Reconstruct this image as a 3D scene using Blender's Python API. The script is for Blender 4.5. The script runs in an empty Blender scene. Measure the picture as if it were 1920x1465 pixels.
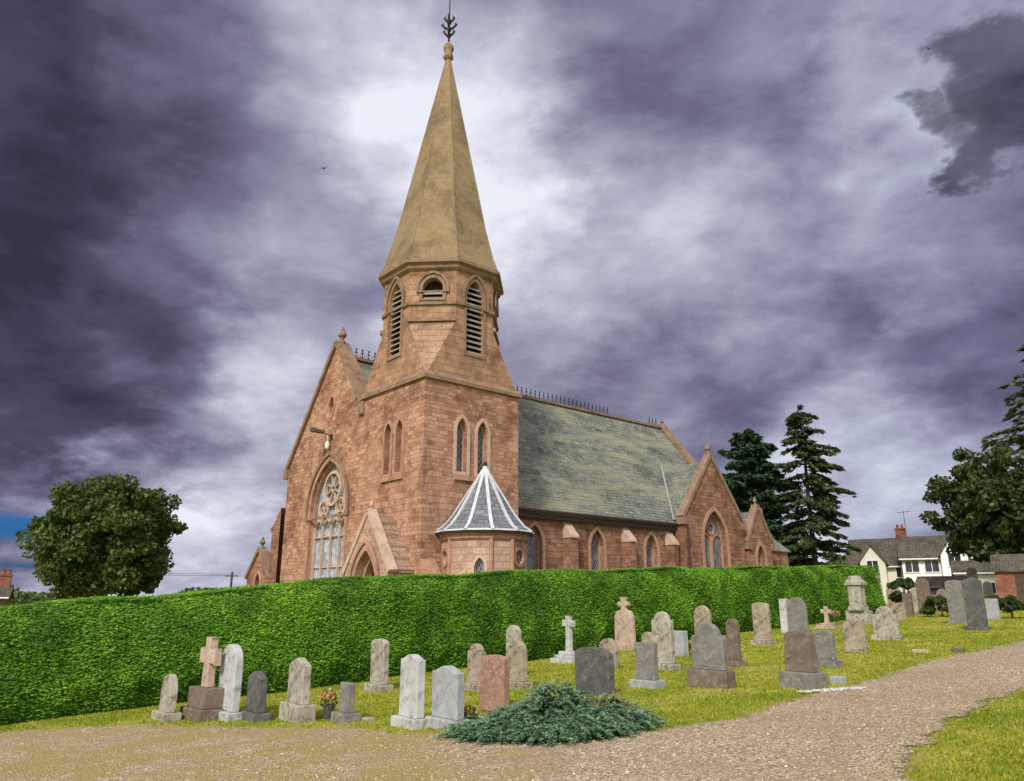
import bpy, bmesh, math, random
import numpy as np
from mathutils import Vector, Matrix
from mathutils.geometry import tessellate_polygon
random.seed(7); RNG = np.random.default_rng(11)
C = bpy.context.scene.collection
R = math.radians
# ------------------------------------------------------------------ camera
F = 1420.0; EYE = 1.75; PIT = math.atan(388/F); CP, SP = math.cos(PIT), math.sin(PIT)
cam = bpy.data.objects.new('camera', bpy.data.cameras.new('camera')); C.objects.link(cam)
cam.data.sensor_fit = 'HORIZONTAL'; cam.data.sensor_width = 36; cam.data.lens = 36*F/1920
cam.data.clip_end = 6000
cam.location = (0, 0, EYE); cam.rotation_euler = (math.pi/2+PIT, 0, 0)
bpy.context.scene.camera = cam
def rs(px, py):
    u = (px-960)/F; v = (732.5-py)/F; yc = CP-SP*v
    return u/yc, (SP+CP*v)/yc
def gz(x, y):
    return 1.5*np.tanh(np.asarray(x)/30.0)+0.025*np.sin(np.asarray(x)*0.7+1)*np.sin(np.asarray(y)*0.5)
def onground(px, py):
    r, s = rs(px, py)
    y = 2.0; g = lambda y: EYE+s*y-float(gz(r*y, y))
    while g(y) > 0 and y < 300: y += 0.05
    return r*y, y, float(gz(r*y, y))
NA = (0.7536, 0.6574)      # nave axis
ANG = math.atan2(NA[1], NA[0])
SUNV = Vector((-.27, -.78, .66))
# ------------------------------------------------------------------ helpers
def props(o, label=None, cat=None, group=None, kind=None):
    if label: o['label'] = label
    if cat: o['category'] = cat
    if group: o['group'] = group
    if kind: o['kind'] = kind
    return o
def empty(name, loc, rz=0, **k):
    o = bpy.data.objects.new(name, None); C.objects.link(o); o.location = loc; o.rotation_euler = (0, 0, rz)
    o.empty_display_size = .2
    return props(o, **k)
class MB:
    def __init__(s): s.v = []; s.f = []; s.m = []
    def add(s, vs, fs, m=0):
        b = len(s.v); s.v += [tuple(p) for p in vs]
        for f in fs: s.f.append([i+b for i in f]); s.m.append(m)
    def box(s, x0, x1, y0, y1, z0, z1, m=0):
        s.add([(x0,y0,z0),(x1,y0,z0),(x1,y1,z0),(x0,y1,z0),(x0,y0,z1),(x1,y0,z1),(x1,y1,z1),(x0,y1,z1)],
              [(0,3,2,1),(4,5,6,7),(0,1,5,4),(1,2,6,5),(2,3,7,6),(3,0,4,7)], m)
    def poly(s, pts, m=0): s.add(pts, [tuple(range(len(pts)))], m)
    def beam(s, p, q, side, w, h, m=0):
        p = Vector(p); q = Vector(q); d = (q-p).normalized(); sd = Vector(side); sd = (sd-d*sd.dot(d)).normalized(); up = sd.cross(d)
        if up.z < 0: up = -up
        vs = []
        for c in (p, q):
            for a, b in ((-1,-1),(1,-1),(1,1),(-1,1)): vs.append(c+sd*(a*w/2)+up*(b*h/2))
        s.add(vs, [(0,1,2,3),(7,6,5,4),(0,4,5,1),(1,5,6,2),(2,6,7,3),(3,7,4,0)], m)
    def tube(s, pts, rad, n=8, m=0, cap=True):
        pts = [Vector(p) for p in pts]; vs = []; fs = []
        if not hasattr(rad, '__len__'): rad = [rad]*len(pts)
        for i, p in enumerate(pts):
            d = (pts[min(i+1, len(pts)-1)]-pts[max(i-1, 0)]).normalized()
            a = d.orthogonal().normalized() if abs(d.z) < .95 else Vector((1,0,0)); a = (a-d*a.dot(d)).normalized(); b = d.cross(a)
            if i and (a.dot(pa) < 0): a = -a; b = d.cross(a)
            pa = a
            for k in range(n):
                t = 2*math.pi*k/n; vs.append(p+(a*math.cos(t)+b*math.sin(t))*rad[i])
        for i in range(len(pts)-1):
            for k in range(n): fs.append((i*n+k, i*n+(k+1)%n, (i+1)*n+(k+1)%n, (i+1)*n+k))
        if cap: fs += [tuple(range(n))[::-1], tuple((len(pts)-1)*n+k for k in range(n))]
        s.add(vs, fs, m)
    def lathe(s, prof, n=12, c=(0,0), m=0, off=0.0):
        vs = []; fs = []
        for r, z in prof:
            for k in range(n):
                t = 2*math.pi*k/n+off; vs.append((c[0]+r*math.cos(t), c[1]+r*math.sin(t), z))
        for i in range(len(prof)-1):
            for k in range(n): fs.append((i*n+k, i*n+(k+1)%n, (i+1)*n+(k+1)%n, (i+1)*n+k))
        fs += [tuple(range(n))[::-1], tuple((len(prof)-1)*n+k for k in range(n))]
        s.add(vs, fs, m)
    def prism(s, loop, fr, to, m=0):
        n = len(loop); a = [Vector(p)+Vector(fr) for p in loop]; b = [Vector(p)+Vector(to) for p in loop]
        s.add(a+b, [tuple(range(n)), tuple(range(2*n-1, n-1, -1))]+[(i, (i+1)%n, n+(i+1)%n, n+i) for i in range(n)], m)
    def build(s, name, mats, parent=None, smooth=False, bevel=0, loc=None):
        me = bpy.data.meshes.new(name); me.from_pydata(s.v, [], s.f)
        if not isinstance(mats, (list, tuple)): mats = [mats]
        for m in mats: me.materials.append(m)
        me.polygons.foreach_set('material_index', s.m)
        bm = bmesh.new(); bm.from_mesh(me)
        if bevel:
            bmesh.ops.remove_doubles(bm, verts=bm.verts, dist=1e-4)
            bmesh.ops.recalc_face_normals(bm, faces=bm.faces)
            es = [e for e in bm.edges if len(e.link_faces) == 2 and e.calc_face_angle(0) > .6]
            bmesh.ops.bevel(bm, geom=es, offset=bevel, segments=2, affect='EDGES', profile=.5)
        else:
            bmesh.ops.recalc_face_normals(bm, faces=bm.faces)
        uv = bm.loops.layers.uv.new('UVMap')
        for f in bm.faces:
            n = f.normal; f.smooth = smooth
            if abs(n.z) > .97: t = Vector((1,0,0)); b = Vector((0,1,0))
            else:
                t = Vector((-n.y, n.x, 0)).normalized(); b = n.cross(t)
                if b.z < 0: b = -b
            for l in f.loops: l[uv].uv = (l.vert.co.dot(t), l.vert.co.dot(b))
        bm.to_mesh(me); bm.free()
        o = bpy.data.objects.new(name, me); C.objects.link(o)
        if parent: o.parent = parent
        if loc is not None: o.location = loc
        return o
def quads(name, P, U, V, mat, parent=None, tri=False):
    n = len(P)
    if tri:
        co = np.stack([P-V, P+V, P+U], 1).reshape(-1, 3); k = 3
    else:
        co = np.stack([P-U, P+V, P+U, P-V], 1).reshape(-1, 3); k = 4
    me = bpy.data.meshes.new(name)
    me.from_pydata(co.tolist(), [], np.arange(n*k).reshape(n, k).tolist())
    me.materials.append(mat)
    o = bpy.data.objects.new(name, me); C.objects.link(o)
    if parent: o.parent = parent
    return o
def unit(a): return a/np.maximum(np.linalg.norm(a, axis=-1, keepdims=True), 1e-9)
def rdir(n): return unit(RNG.normal(size=(n, 3)))
# ------------------------------------------------------------------ materials
def nt_new(name):
    m = bpy.data.materials.new(name); m.use_nodes = True; nt = m.node_tree
    b = nt.nodes['Principled BSDF']; return m, nt, b
def rgba(c): return (c[0], c[1], c[2], 1)
def mix(nt, fac, a, b, mode='MIX'):
    n = nt.nodes.new('ShaderNodeMixRGB'); n.blend_type = mode
    for s, v in zip(n.inputs, (fac, a, b)):
        if isinstance(v, bpy.types.NodeSocket): nt.links.new(v, s)
        else: s.default_value = rgba(v) if hasattr(v, '__len__') else v
    return n.outputs[0]
def math_(nt, op, a, b=0.0, clamp=False):
    n = nt.nodes.new('ShaderNodeMath'); n.operation = op; n.use_clamp = clamp
    for s, v in zip(n.inputs, (a, b)):
        if isinstance(v, bpy.types.NodeSocket): nt.links.new(v, s)
        else: s.default_value = v
    return n.outputs[0]
def mrange(nt, v, a, b, c=0.0, d=1.0, smooth=True):
    n = nt.nodes.new('ShaderNodeMapRange'); n.interpolation_type = 'SMOOTHSTEP' if smooth else 'LINEAR'
    nt.links.new(v, n.inputs[0])
    for i, q in zip((1,2,3,4), (a,b,c,d)): n.inputs[i].default_value = q
    return n.outputs[0]
def noise(nt, co, scale, detail=5, rough=.55, dist=0.0, out='Fac'):
    n = nt.nodes.new('ShaderNodeTexNoise'); nt.links.new(co, n.inputs['Vector'])
    n.inputs['Scale'].default_value = scale; n.inputs['Detail'].default_value = detail; n.inputs['Roughness'].default_value = rough; n.inputs['Distortion'].default_value = dist
    return n.outputs[out]
def vop(nt, op, a, b=(0,0,0)):
    n = nt.nodes.new('ShaderNodeVectorMath'); n.operation = op
    for s, v in zip(n.inputs, (a, b)):
        if isinstance(v, bpy.types.NodeSocket): nt.links.new(v, s)
        else: s.default_value = v
    return n.outputs['Value'] if op == 'DOT_PRODUCT' else n.outputs[0]
def vmul(nt, co, v): return vop(nt, 'MULTIPLY', co, v)
def bump(nt, b, h, strength=.4, dist=.02):
    n = nt.nodes.new('ShaderNodeBump'); n.inputs['Strength'].default_value = strength; n.inputs['Distance'].default_value = dist
    nt.links.new(h, n.inputs['Height']); nt.links.new(n.outputs[0], b.inputs['Normal'])
def ramp(nt, fac, stops):
    n = nt.nodes.new('ShaderNodeValToRGB'); nt.links.new(fac, n.inputs[0]); e = n.color_ramp.elements
    while len(e) < len(stops): e.new(.5)
    for q, (p, c) in zip(e, stops): q.position = p; q.color = rgba(c)
    return n.outputs[0]
def tc(nt, which): return nt.nodes.new('ShaderNodeTexCoord').outputs[which]
def set_(b, rough=.8, spec=.3, metal=0):
    b.inputs['Roughness'].default_value = rough; b.inputs['Specular IOR Level'].default_value = spec; b.inputs['Metallic'].default_value = metal
def m_masonry(name, c1, c2, c3, mort, bw=.42, rh=.175, ms=.012, var=.4, dirt=(.48,.42,.39), dirt_amt=.9, bmp=.9, wob_amt=.06, dmode='MULTIPLY', streak=None, big=1.35):
    m, nt, b = nt_new(name); set_(b, .9, .15)
    uv = tc(nt, 'UV'); ob = tc(nt, 'Object')
    wob = nt.nodes.new('ShaderNodeTexNoise'); nt.links.new(uv, wob.inputs['Vector']); wob.inputs['Scale'].default_value = 2.2
    vm = nt.nodes.new('ShaderNodeVectorMath'); vm.operation = 'SCALE'; nt.links.new(wob.outputs['Color'], vm.inputs[0]); vm.inputs['Scale'].default_value = wob_amt
    va = nt.nodes.new('ShaderNodeVectorMath'); va.operation = 'ADD'; nt.links.new(uv, va.inputs[0]); nt.links.new(vm.outputs[0], va.inputs[1])
    def brick(w, h, off, sq, freq, shift):
        ad = nt.nodes.new('ShaderNodeVectorMath'); ad.operation = 'ADD'; nt.links.new(va.outputs[0], ad.inputs[0]); ad.inputs[1].default_value = (shift, shift*1.7, 0)
        k = nt.nodes.new('ShaderNodeTexBrick'); nt.links.new(ad.outputs[0], k.inputs['Vector'])
        k.offset = off; k.squash = sq; k.squash_frequency = freq
        k.inputs['Scale'].default_value = 1; k.inputs['Brick Width'].default_value = w; k.inputs['Row Height'].default_value = h
        k.inputs['Mortar Size'].default_value = ms; k.inputs['Mortar Smooth'].default_value = .35
        k.inputs['Color1'].default_value = rgba(c1); k.inputs['Color2'].default_value = rgba(c2); k.inputs['Mortar'].default_value = rgba(mort)
        return k
    k1 = brick(bw, rh, .43, .62, 3, 0); k2 = brick(bw*big, rh*1.5, .37, .7, 2, 3.3)
    sel = nt.nodes.new('ShaderNodeTexVoronoi'); nt.links.new(va.outputs[0], sel.inputs['Vector']); sel.inputs['Scale'].default_value = 1.0
    seld = mrange(nt, sel.outputs['Color'], .60, .64)
    col = mix(nt, seld, k1.outputs['Color'], k2.outputs['Color']); fac = mix(nt, seld, k1.outputs['Fac'], k2.outputs['Fac'])
    n1 = noise(nt, ob, 1.1, 7, .65); col = mix(nt, mrange(nt, n1, .42, .62, 0, var), col, c3)
    n2 = noise(nt, ob, .6, 8, .72, .5); col = mix(nt, mrange(nt, n2, .43, .66, 0, dirt_amt), col, dirt, dmode)
    if streak: col = mix(nt, mrange(nt, noise(nt, vmul(nt, uv, (.15,.6,1)), 1.0, 8, .72), .46, .62, 0, .85), col, streak)
    n3 = noise(nt, ob, 12, 6, .68); col = mix(nt, .6, col, mix(nt, n3, (.15,.15,.15), (.88,.88,.88)), 'OVERLAY')
    nt.links.new(col, b.inputs['Base Color'])
    h = math_(nt, 'SUBTRACT', math_(nt, 'MULTIPLY', n3, .6), fac); bump(nt, b, h, bmp, .04)
    return m
def m_rough(name, c1, c2, scale=4, fine=40, rough=.85, spec=.2, c3=None, c3amt=.5, bmp=.3, metal=0, speck=.4):
    m, nt, b = nt_new(name); set_(b, rough, spec, metal); ob = tc(nt, 'Object')
    n1 = noise(nt, ob, scale, 6, .62, .4); col = mix(nt, mrange(nt, n1, .35, .65), c1, c2)
    if c3: col = mix(nt, mrange(nt, noise(nt, ob, scale*1.9, 7, .68, .7), .50, .64, 0, c3amt), col, c3)
    n3 = noise(nt, ob, fine, 3, .6); col = mix(nt, speck, col, mix(nt, n3, (.2,.2,.2), (.85,.85,.85)), 'OVERLAY')
    nt.links.new(col, b.inputs['Base Color']); bump(nt, b, n3, bmp, .01)
    return m
def m_leaf(name, stops, big=1.2, dark=.45, rough=.6, trans=.25, light=None):
    m, nt, b = nt_new(name); set_(b, rough, .25)
    g = nt.nodes.new('ShaderNodeNewGeometry'); ob = tc(nt, 'Object')
    col = ramp(nt, g.outputs['Random Per Island'], stops)
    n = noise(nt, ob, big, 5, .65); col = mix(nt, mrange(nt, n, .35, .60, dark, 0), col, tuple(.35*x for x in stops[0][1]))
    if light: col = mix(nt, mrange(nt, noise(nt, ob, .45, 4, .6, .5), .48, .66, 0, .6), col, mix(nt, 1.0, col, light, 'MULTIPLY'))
    nt.links.new(col, b.inputs['Base Color'])
    if trans:
        t = nt.nodes.new('ShaderNodeBsdfTranslucent'); nt.links.new(col, t.inputs[0])
        ms = nt.nodes.new('ShaderNodeMixShader'); ms.inputs[0].default_value = trans
        nt.links.new(b.outputs[0], ms.inputs[1]); nt.links.new(t.outputs[0], ms.inputs[2])
        nt.links.new(ms.outputs[0], nt.nodes['Material Output'].inputs[0])
    return m
M = {}
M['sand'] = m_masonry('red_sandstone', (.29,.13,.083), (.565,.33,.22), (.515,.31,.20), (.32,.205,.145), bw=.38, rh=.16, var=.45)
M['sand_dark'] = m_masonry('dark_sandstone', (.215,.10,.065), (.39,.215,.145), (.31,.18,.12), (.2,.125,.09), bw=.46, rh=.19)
M['belfry'] = m_masonry('belfry_sandstone', (.325,.18,.105), (.445,.27,.17), (.41,.255,.16), (.28,.18,.125), bw=.55, rh=.26)
M['spire'] = m_masonry('spire_stone', (.235,.172,.095), (.285,.212,.12), (.26,.198,.118), (.205,.15,.085), bw=.5, rh=.24, ms=.01, dirt=(.56,.53,.52), dirt_amt=.85, bmp=.3)
M['broach'] = m_masonry('broach_stone', (.33,.205,.13), (.42,.275,.18), (.38,.25,.16), (.26,.17,.115), bw=.8, rh=.3)
M['trim'] = m_rough('dressed_sandstone', (.46,.27,.185), (.37,.205,.135), 1.8, 30, .9, .15, (.23,.14,.10), .7)
M['trim_pale'] = m_rough('pale_dressed_stone', (.55,.41,.32), (.48,.33,.25), 1.8, 30, .9, .15, (.3,.2,.15), .5)
M['coping'] = m_rough('coping_stone', (.30,.195,.13), (.23,.148,.10), 1.6, 30, .9, .15, (.12,.092,.075), .7)
M['turret'] = m_masonry('turret_stone', (.42,.265,.19), (.57,.39,.295), (.50,.33,.245), (.38,.255,.19), bw=.5, rh=.25, dirt_amt=.8)
M['slate'] = m_masonry('grey_slate', (.13,.136,.125), (.25,.255,.225), (.21,.215,.175), (.06,.062,.055), bw=.36, rh=.2, ms=.018, var=.4, dirt=(.5,.51,.48), dirt_amt=.8, bmp=.7, wob_amt=.03, streak=(.265,.275,.175), big=1.5)
M['slate_dark'] = m_masonry('blue_grey_slate', (.12,.13,.15), (.22,.235,.255), (.18,.19,.2), (.06,.06,.065), bw=.3, rh=.17, ms=.014, var=.5, dirt=(.7,.7,.68), dirt_amt=.5, bmp=.6, wob_amt=.02)
M['slab_roof'] = m_masonry('stone_slab_roof', (.31,.20,.14), (.42,.29,.21), (.3,.2,.14), (.13,.085,.06), bw=.9, rh=.34)
M['brick'] = m_masonry('red_brick', (.24,.075,.045), (.38,.15,.085), (.26,.1,.07), (.3,.22,.17), bw=.23, rh=.08, ms=.01)
M['rubble'] = m_masonry('rubble_wall_stone', (.20,.12,.085), (.36,.24,.17), (.24,.16,.12), (.14,.1,.08), bw=.4, rh=.2)
M['lead'] = m_rough('lead_flashing', (.46,.48,.51), (.60,.62,.65), 2.5, 20, .5, .4, (.32,.33,.35), .5)
M['lead_dull'] = m_rough('dull_lead', (.22,.23,.23), (.32,.33,.33), 2.5, 20, .7, .3, (.15,.15,.15), .5)
M['iron'] = m_rough('dark_iron', (.02,.018,.022), (.035,.03,.03), 5, 40, .6, .4)
M['gutter'] = m_rough('gutter_paint', (.05,.03,.027), (.07,.04,.035), 5, 40, .5, .4)
M['void'] = m_rough('dark_interior', (.025,.02,.02), (.035,.028,.026), 2, 20, .95, .05)
M['louvre'] = m_rough('louvre_board', (.36,.31,.26), (.26,.22,.185), 3, 30, .85, .2)
M['door'] = m_rough('dark_door_wood', (.07,.035,.02), (.045,.022,.014), 3, 40, .6, .3)
M['lampglass'] = m_rough('lamp_glass', (.85,.80,.52), (.9,.86,.66), 3, 10, .25, .5, speck=.05)  # pale yellow colour stands in for the lamp's glow, no emission
def m_glass(name, base, line, sz, rough=.12, diag=True, lw=.1, tint=(.3,.35,.45)):
    m, nt, b = nt_new(name); set_(b, rough, .6)
    uv = tc(nt, 'UV'); sx = nt.nodes.new('ShaderNodeSeparateXYZ'); nt.links.new(uv, sx.inputs[0])
    x, y = sx.outputs[0], sx.outputs[1]
    p, q = math_(nt,'ADD',math_(nt,'MULTIPLY',x,1.5),y), math_(nt,'SUBTRACT',math_(nt,'MULTIPLY',x,1.5),y)
    ls = []
    for w in (p, q):
        f = math_(nt, 'FRACT', math_(nt, 'MULTIPLY', w, 1/sz)); ls.append(math_(nt, 'LESS_THAN', f, lw))
    ln = math_(nt, 'MAXIMUM', ls[0], ls[1])
    n = noise(nt, tc(nt,'Object'), 2.6, 4, .6, .6); c0 = mix(nt, mrange(nt, n, .40, .62), base, tint)
    nt.links.new(mix(nt, ln, c0, line), b.inputs['Base Color'])
    return m
M['glass'] = m_glass('leaded_glass', (.05,.05,.07), (.36,.34,.33), .26, lw=.12, tint=(.15,.16,.19))
M['glass_big'] = m_glass('west_window_glass', (.28,.34,.44), (.13,.14,.17), .34, tint=(.52,.59,.70), lw=.08, rough=.25)
M['glass_blue'] = m_glass('rose_glass', (.12,.17,.29), (.05,.05,.07), .3, tint=(.30,.37,.52), rough=.3)
M['pane'] = m_rough('house_pane', (.02,.022,.028), (.05,.055,.065), 1, 5, .1, .6, speck=.1)
M['white_wall'] = m_rough('white_render', (.87,.87,.87), (.82,.82,.82), .6, 20, .9, .1, (.72,.72,.71), .3, speck=.1)
M['cream_wall'] = m_rough('cream_render', (.72,.69,.60), (.65,.62,.53), .6, 20, .9, .1, speck=.1)
M['white_paint'] = m_rough('white_paint', (.8,.8,.78), (.74,.74,.72), 2, 20, .5, .3, speck=.05)
M['house_roof'] = m_masonry('house_roof_tile', (.095,.085,.07), (.15,.135,.105), (.12,.108,.085), (.045,.04,.033), bw=.3, rh=.26)
M['timber'] = m_rough('dark_timber', (.06,.045,.035), (.09,.07,.055), 3, 30, .85, .15)
M['bark'] = m_rough('bark', (.08,.06,.045), (.12,.09,.07), 3, 25, .95, .1)
M['g_white'] = m_rough('white_marble', (.52,.52,.51), (.41,.415,.41), 3, 60, .75, .25, (.20,.205,.18), .75)
M['g_pale'] = m_rough('pale_sandstone', (.43,.40,.325), (.31,.285,.23), 4, 50, .9, .15, (.13,.12,.095), .85)
M['g_beige'] = m_rough('beige_sandstone', (.40,.335,.25), (.29,.24,.175), 4, 50, .9, .15, (.12,.10,.08), .85)
M['g_grey'] = m_rough('grey_granite', (.22,.21,.19), (.15,.143,.13), 5, 80, .8, .25, (.33,.30,.24), .65, speck=.7)
M['g_lgrey'] = m_rough('light_grey_granite', (.38,.39,.40), (.30,.31,.32), 5, 90, .8, .25, (.21,.215,.205), .65, speck=.6)
M['g_dark'] = m_rough('dark_granite', (.075,.075,.075), (.115,.113,.105), 5, 80, .7, .3, (.22,.21,.17), .55, speck=.7)
M['g_pink'] = m_rough('pink_granite', (.36,.21,.155), (.25,.14,.105), 9, 60, .85, .2, (.46,.32,.245), .7, speck=.8, bmp=.9)
M['g_rose'] = m_rough('pinkish_sandstone', (.51,.40,.32), (.42,.30,.235), 4, 50, .9, .15, (.20,.155,.12), .7)
M['g_brown'] = m_rough('brown_stone', (.19,.145,.11), (.135,.10,.078), 4, 50, .9, .15, (.27,.235,.18), .65)
# vegetation
M['hedge_core'] = m_rough('hedge_inner', (.02,.065,.006), (.03,.09,.01), 3, 30, .95, .05)
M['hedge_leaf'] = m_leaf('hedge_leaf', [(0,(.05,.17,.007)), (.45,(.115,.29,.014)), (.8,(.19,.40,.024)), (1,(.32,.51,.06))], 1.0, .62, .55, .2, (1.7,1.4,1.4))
M['oak'] = m_leaf('broadleaf_foliage', [(0,(.042,.08,.018)), (.6,(.085,.13,.028)), (1,(.17,.20,.05))], .5, .5)
M['darkleaf'] = m_leaf('dark_foliage', [(0,(.035,.062,.018)), (.7,(.065,.10,.028)), (1,(.12,.155,.045))], .5, .4)
M['spruce'] = m_leaf('conifer_foliage', [(0,(.035,.085,.04)), (.7,(.06,.125,.055)), (1,(.11,.165,.07))], .6, .4)
M['fir'] = m_leaf('open_conifer_foliage', [(0,(.045,.088,.035)), (.7,(.085,.125,.048)), (1,(.145,.17,.07))], .6, .35)
M['paleleaf'] = m_leaf('pale_foliage', [(0,(.07,.12,.03)), (.7,(.14,.2,.055)), (1,(.22,.27,.09))], .5, .4)
M['juniper'] = m_leaf('juniper_foliage', [(0,(.075,.16,.08)), (.5,(.15,.27,.145)), (.85,(.26,.38,.22)), (1,(.40,.48,.31))], 4, .5)
M['juniper_dry'] = m_leaf('dry_juniper', [(0,(.20,.19,.07)), (1,(.36,.33,.13))], 2.5, .4)
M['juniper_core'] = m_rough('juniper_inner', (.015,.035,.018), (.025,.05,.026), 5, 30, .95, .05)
M['grass_blade'] = m_leaf('grass_blade', [(0,(.16,.26,.012)), (.45,(.30,.36,.018)), (.75,(.44,.43,.045)), (1,(.58,.50,.15))], .9, .42, .7, .3)
M['straw_blade'] = m_leaf('straw_blade', [(0,(.30,.26,.05)), (.5,(.50,.40,.15)), (1,(.66,.53,.28))], .7, .2, .7, .3)
M['petal'] = m_leaf('faded_petal', [(0,(.5,.12,.08)), (.5,(.6,.35,.12)), (1,(.65,.55,.45))], 3, .1)
def m_ground():
    m, nt, b = nt_new('lawn'); set_(b, .95, .1); ob = tc(nt, 'Object')
    n1 = noise(nt, ob, .35, 6, .6, .6); n2 = noise(nt, ob, 3.5, 6, .65); n3 = noise(nt, ob, 45, 4, .7)
    col = mix(nt, mrange(nt, n1, .35, .65), (.23,.30,.018), (.42,.385,.04))
    col = mix(nt, mrange(nt, n2, .45, .7, 0, .7), col, (.13,.21,.014))
    col = mix(nt, mrange(nt, noise(nt, ob, .9, 6, .65, .6), .48, .64, 0, .75), col, (.52,.42,.13))
    col = mix(nt, .6, col, mix(nt, n3, (.12,.12,.12), (.88,.88,.88)), 'OVERLAY')
    nt.links.new(col, b.inputs['Base Color']); bump(nt, b, n3, .8, .05); return m
M['lawn'] = m_ground()
def m_path():
    m, nt, b = nt_new('gravel'); set_(b, .95, .1); ob = tc(nt, 'Object')
    v = nt.nodes.new('ShaderNodeTexVoronoi'); nt.links.new(ob, v.inputs['Vector']); v.inputs['Scale'].default_value = 38
    vv = nt.nodes.new('ShaderNodeSeparateColor'); nt.links.new(v.outputs['Color'], vv.inputs[0])
    col = ramp(nt, vv.outputs[0], [(0,(.21,.14,.082)), (.35,(.43,.315,.20)), (.7,(.56,.435,.30)), (1,(.77,.68,.53))])
    n1 = noise(nt, ob, .5, 6, .65, .5); col = mix(nt, mrange(nt, n1, .4, .65, 0, .65), col, mix(nt, vv.outputs[1], (.29,.20,.115), (.49,.375,.235)))
    at = nt.nodes.new('ShaderNodeAttribute'); at.attribute_name = 'edge'
    at2 = nt.nodes.new('ShaderNodeAttribute'); at2.attribute_name = 'weeds'
    n2 = noise(nt, ob, 1.1, 8, .75, .6); n3 = noise(nt, ob, 40, 3, .7)
    wf = mrange(nt, math_(nt, 'ADD', n2, math_(nt, 'MULTIPLY', at2.outputs['Fac'], .22)), .54, .66)
    gr = mix(nt, n3, (.21,.165,.035), (.60,.46,.20)); col = mix(nt, math_(nt,'MULTIPLY',wf,.85), col, gr)
    nt.links.new(col, b.inputs['Base Color'])
    bump(nt, b, v.outputs['Distance'], 1.0, .03)
    tr = nt.nodes.new('ShaderNodeBsdfTransparent'); ms = nt.nodes.new('ShaderNodeMixShader')
    e = math_(nt, 'ADD', at.outputs['Fac'], math_(nt, 'MULTIPLY', math_(nt, 'SUBTRACT', noise(nt, ob, 2.2, 8, .72), .5), 1.1))
    nt.links.new(mrange(nt, e, -.06, .10), ms.inputs[0]); nt.links.new(tr.outputs[0], ms.inputs[1]); nt.links.new(b.outputs[0], ms.inputs[2])
    nt.links.new(ms.outputs[0], nt.nodes['Material Output'].inputs[0]); return m
M['gravel'] = m_path()
M['chips'] = m_rough('white_chippings', (.72,.70,.67), (.55,.53,.5), 25, 60, .9, .1, speck=.8, bmp=.9)
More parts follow.
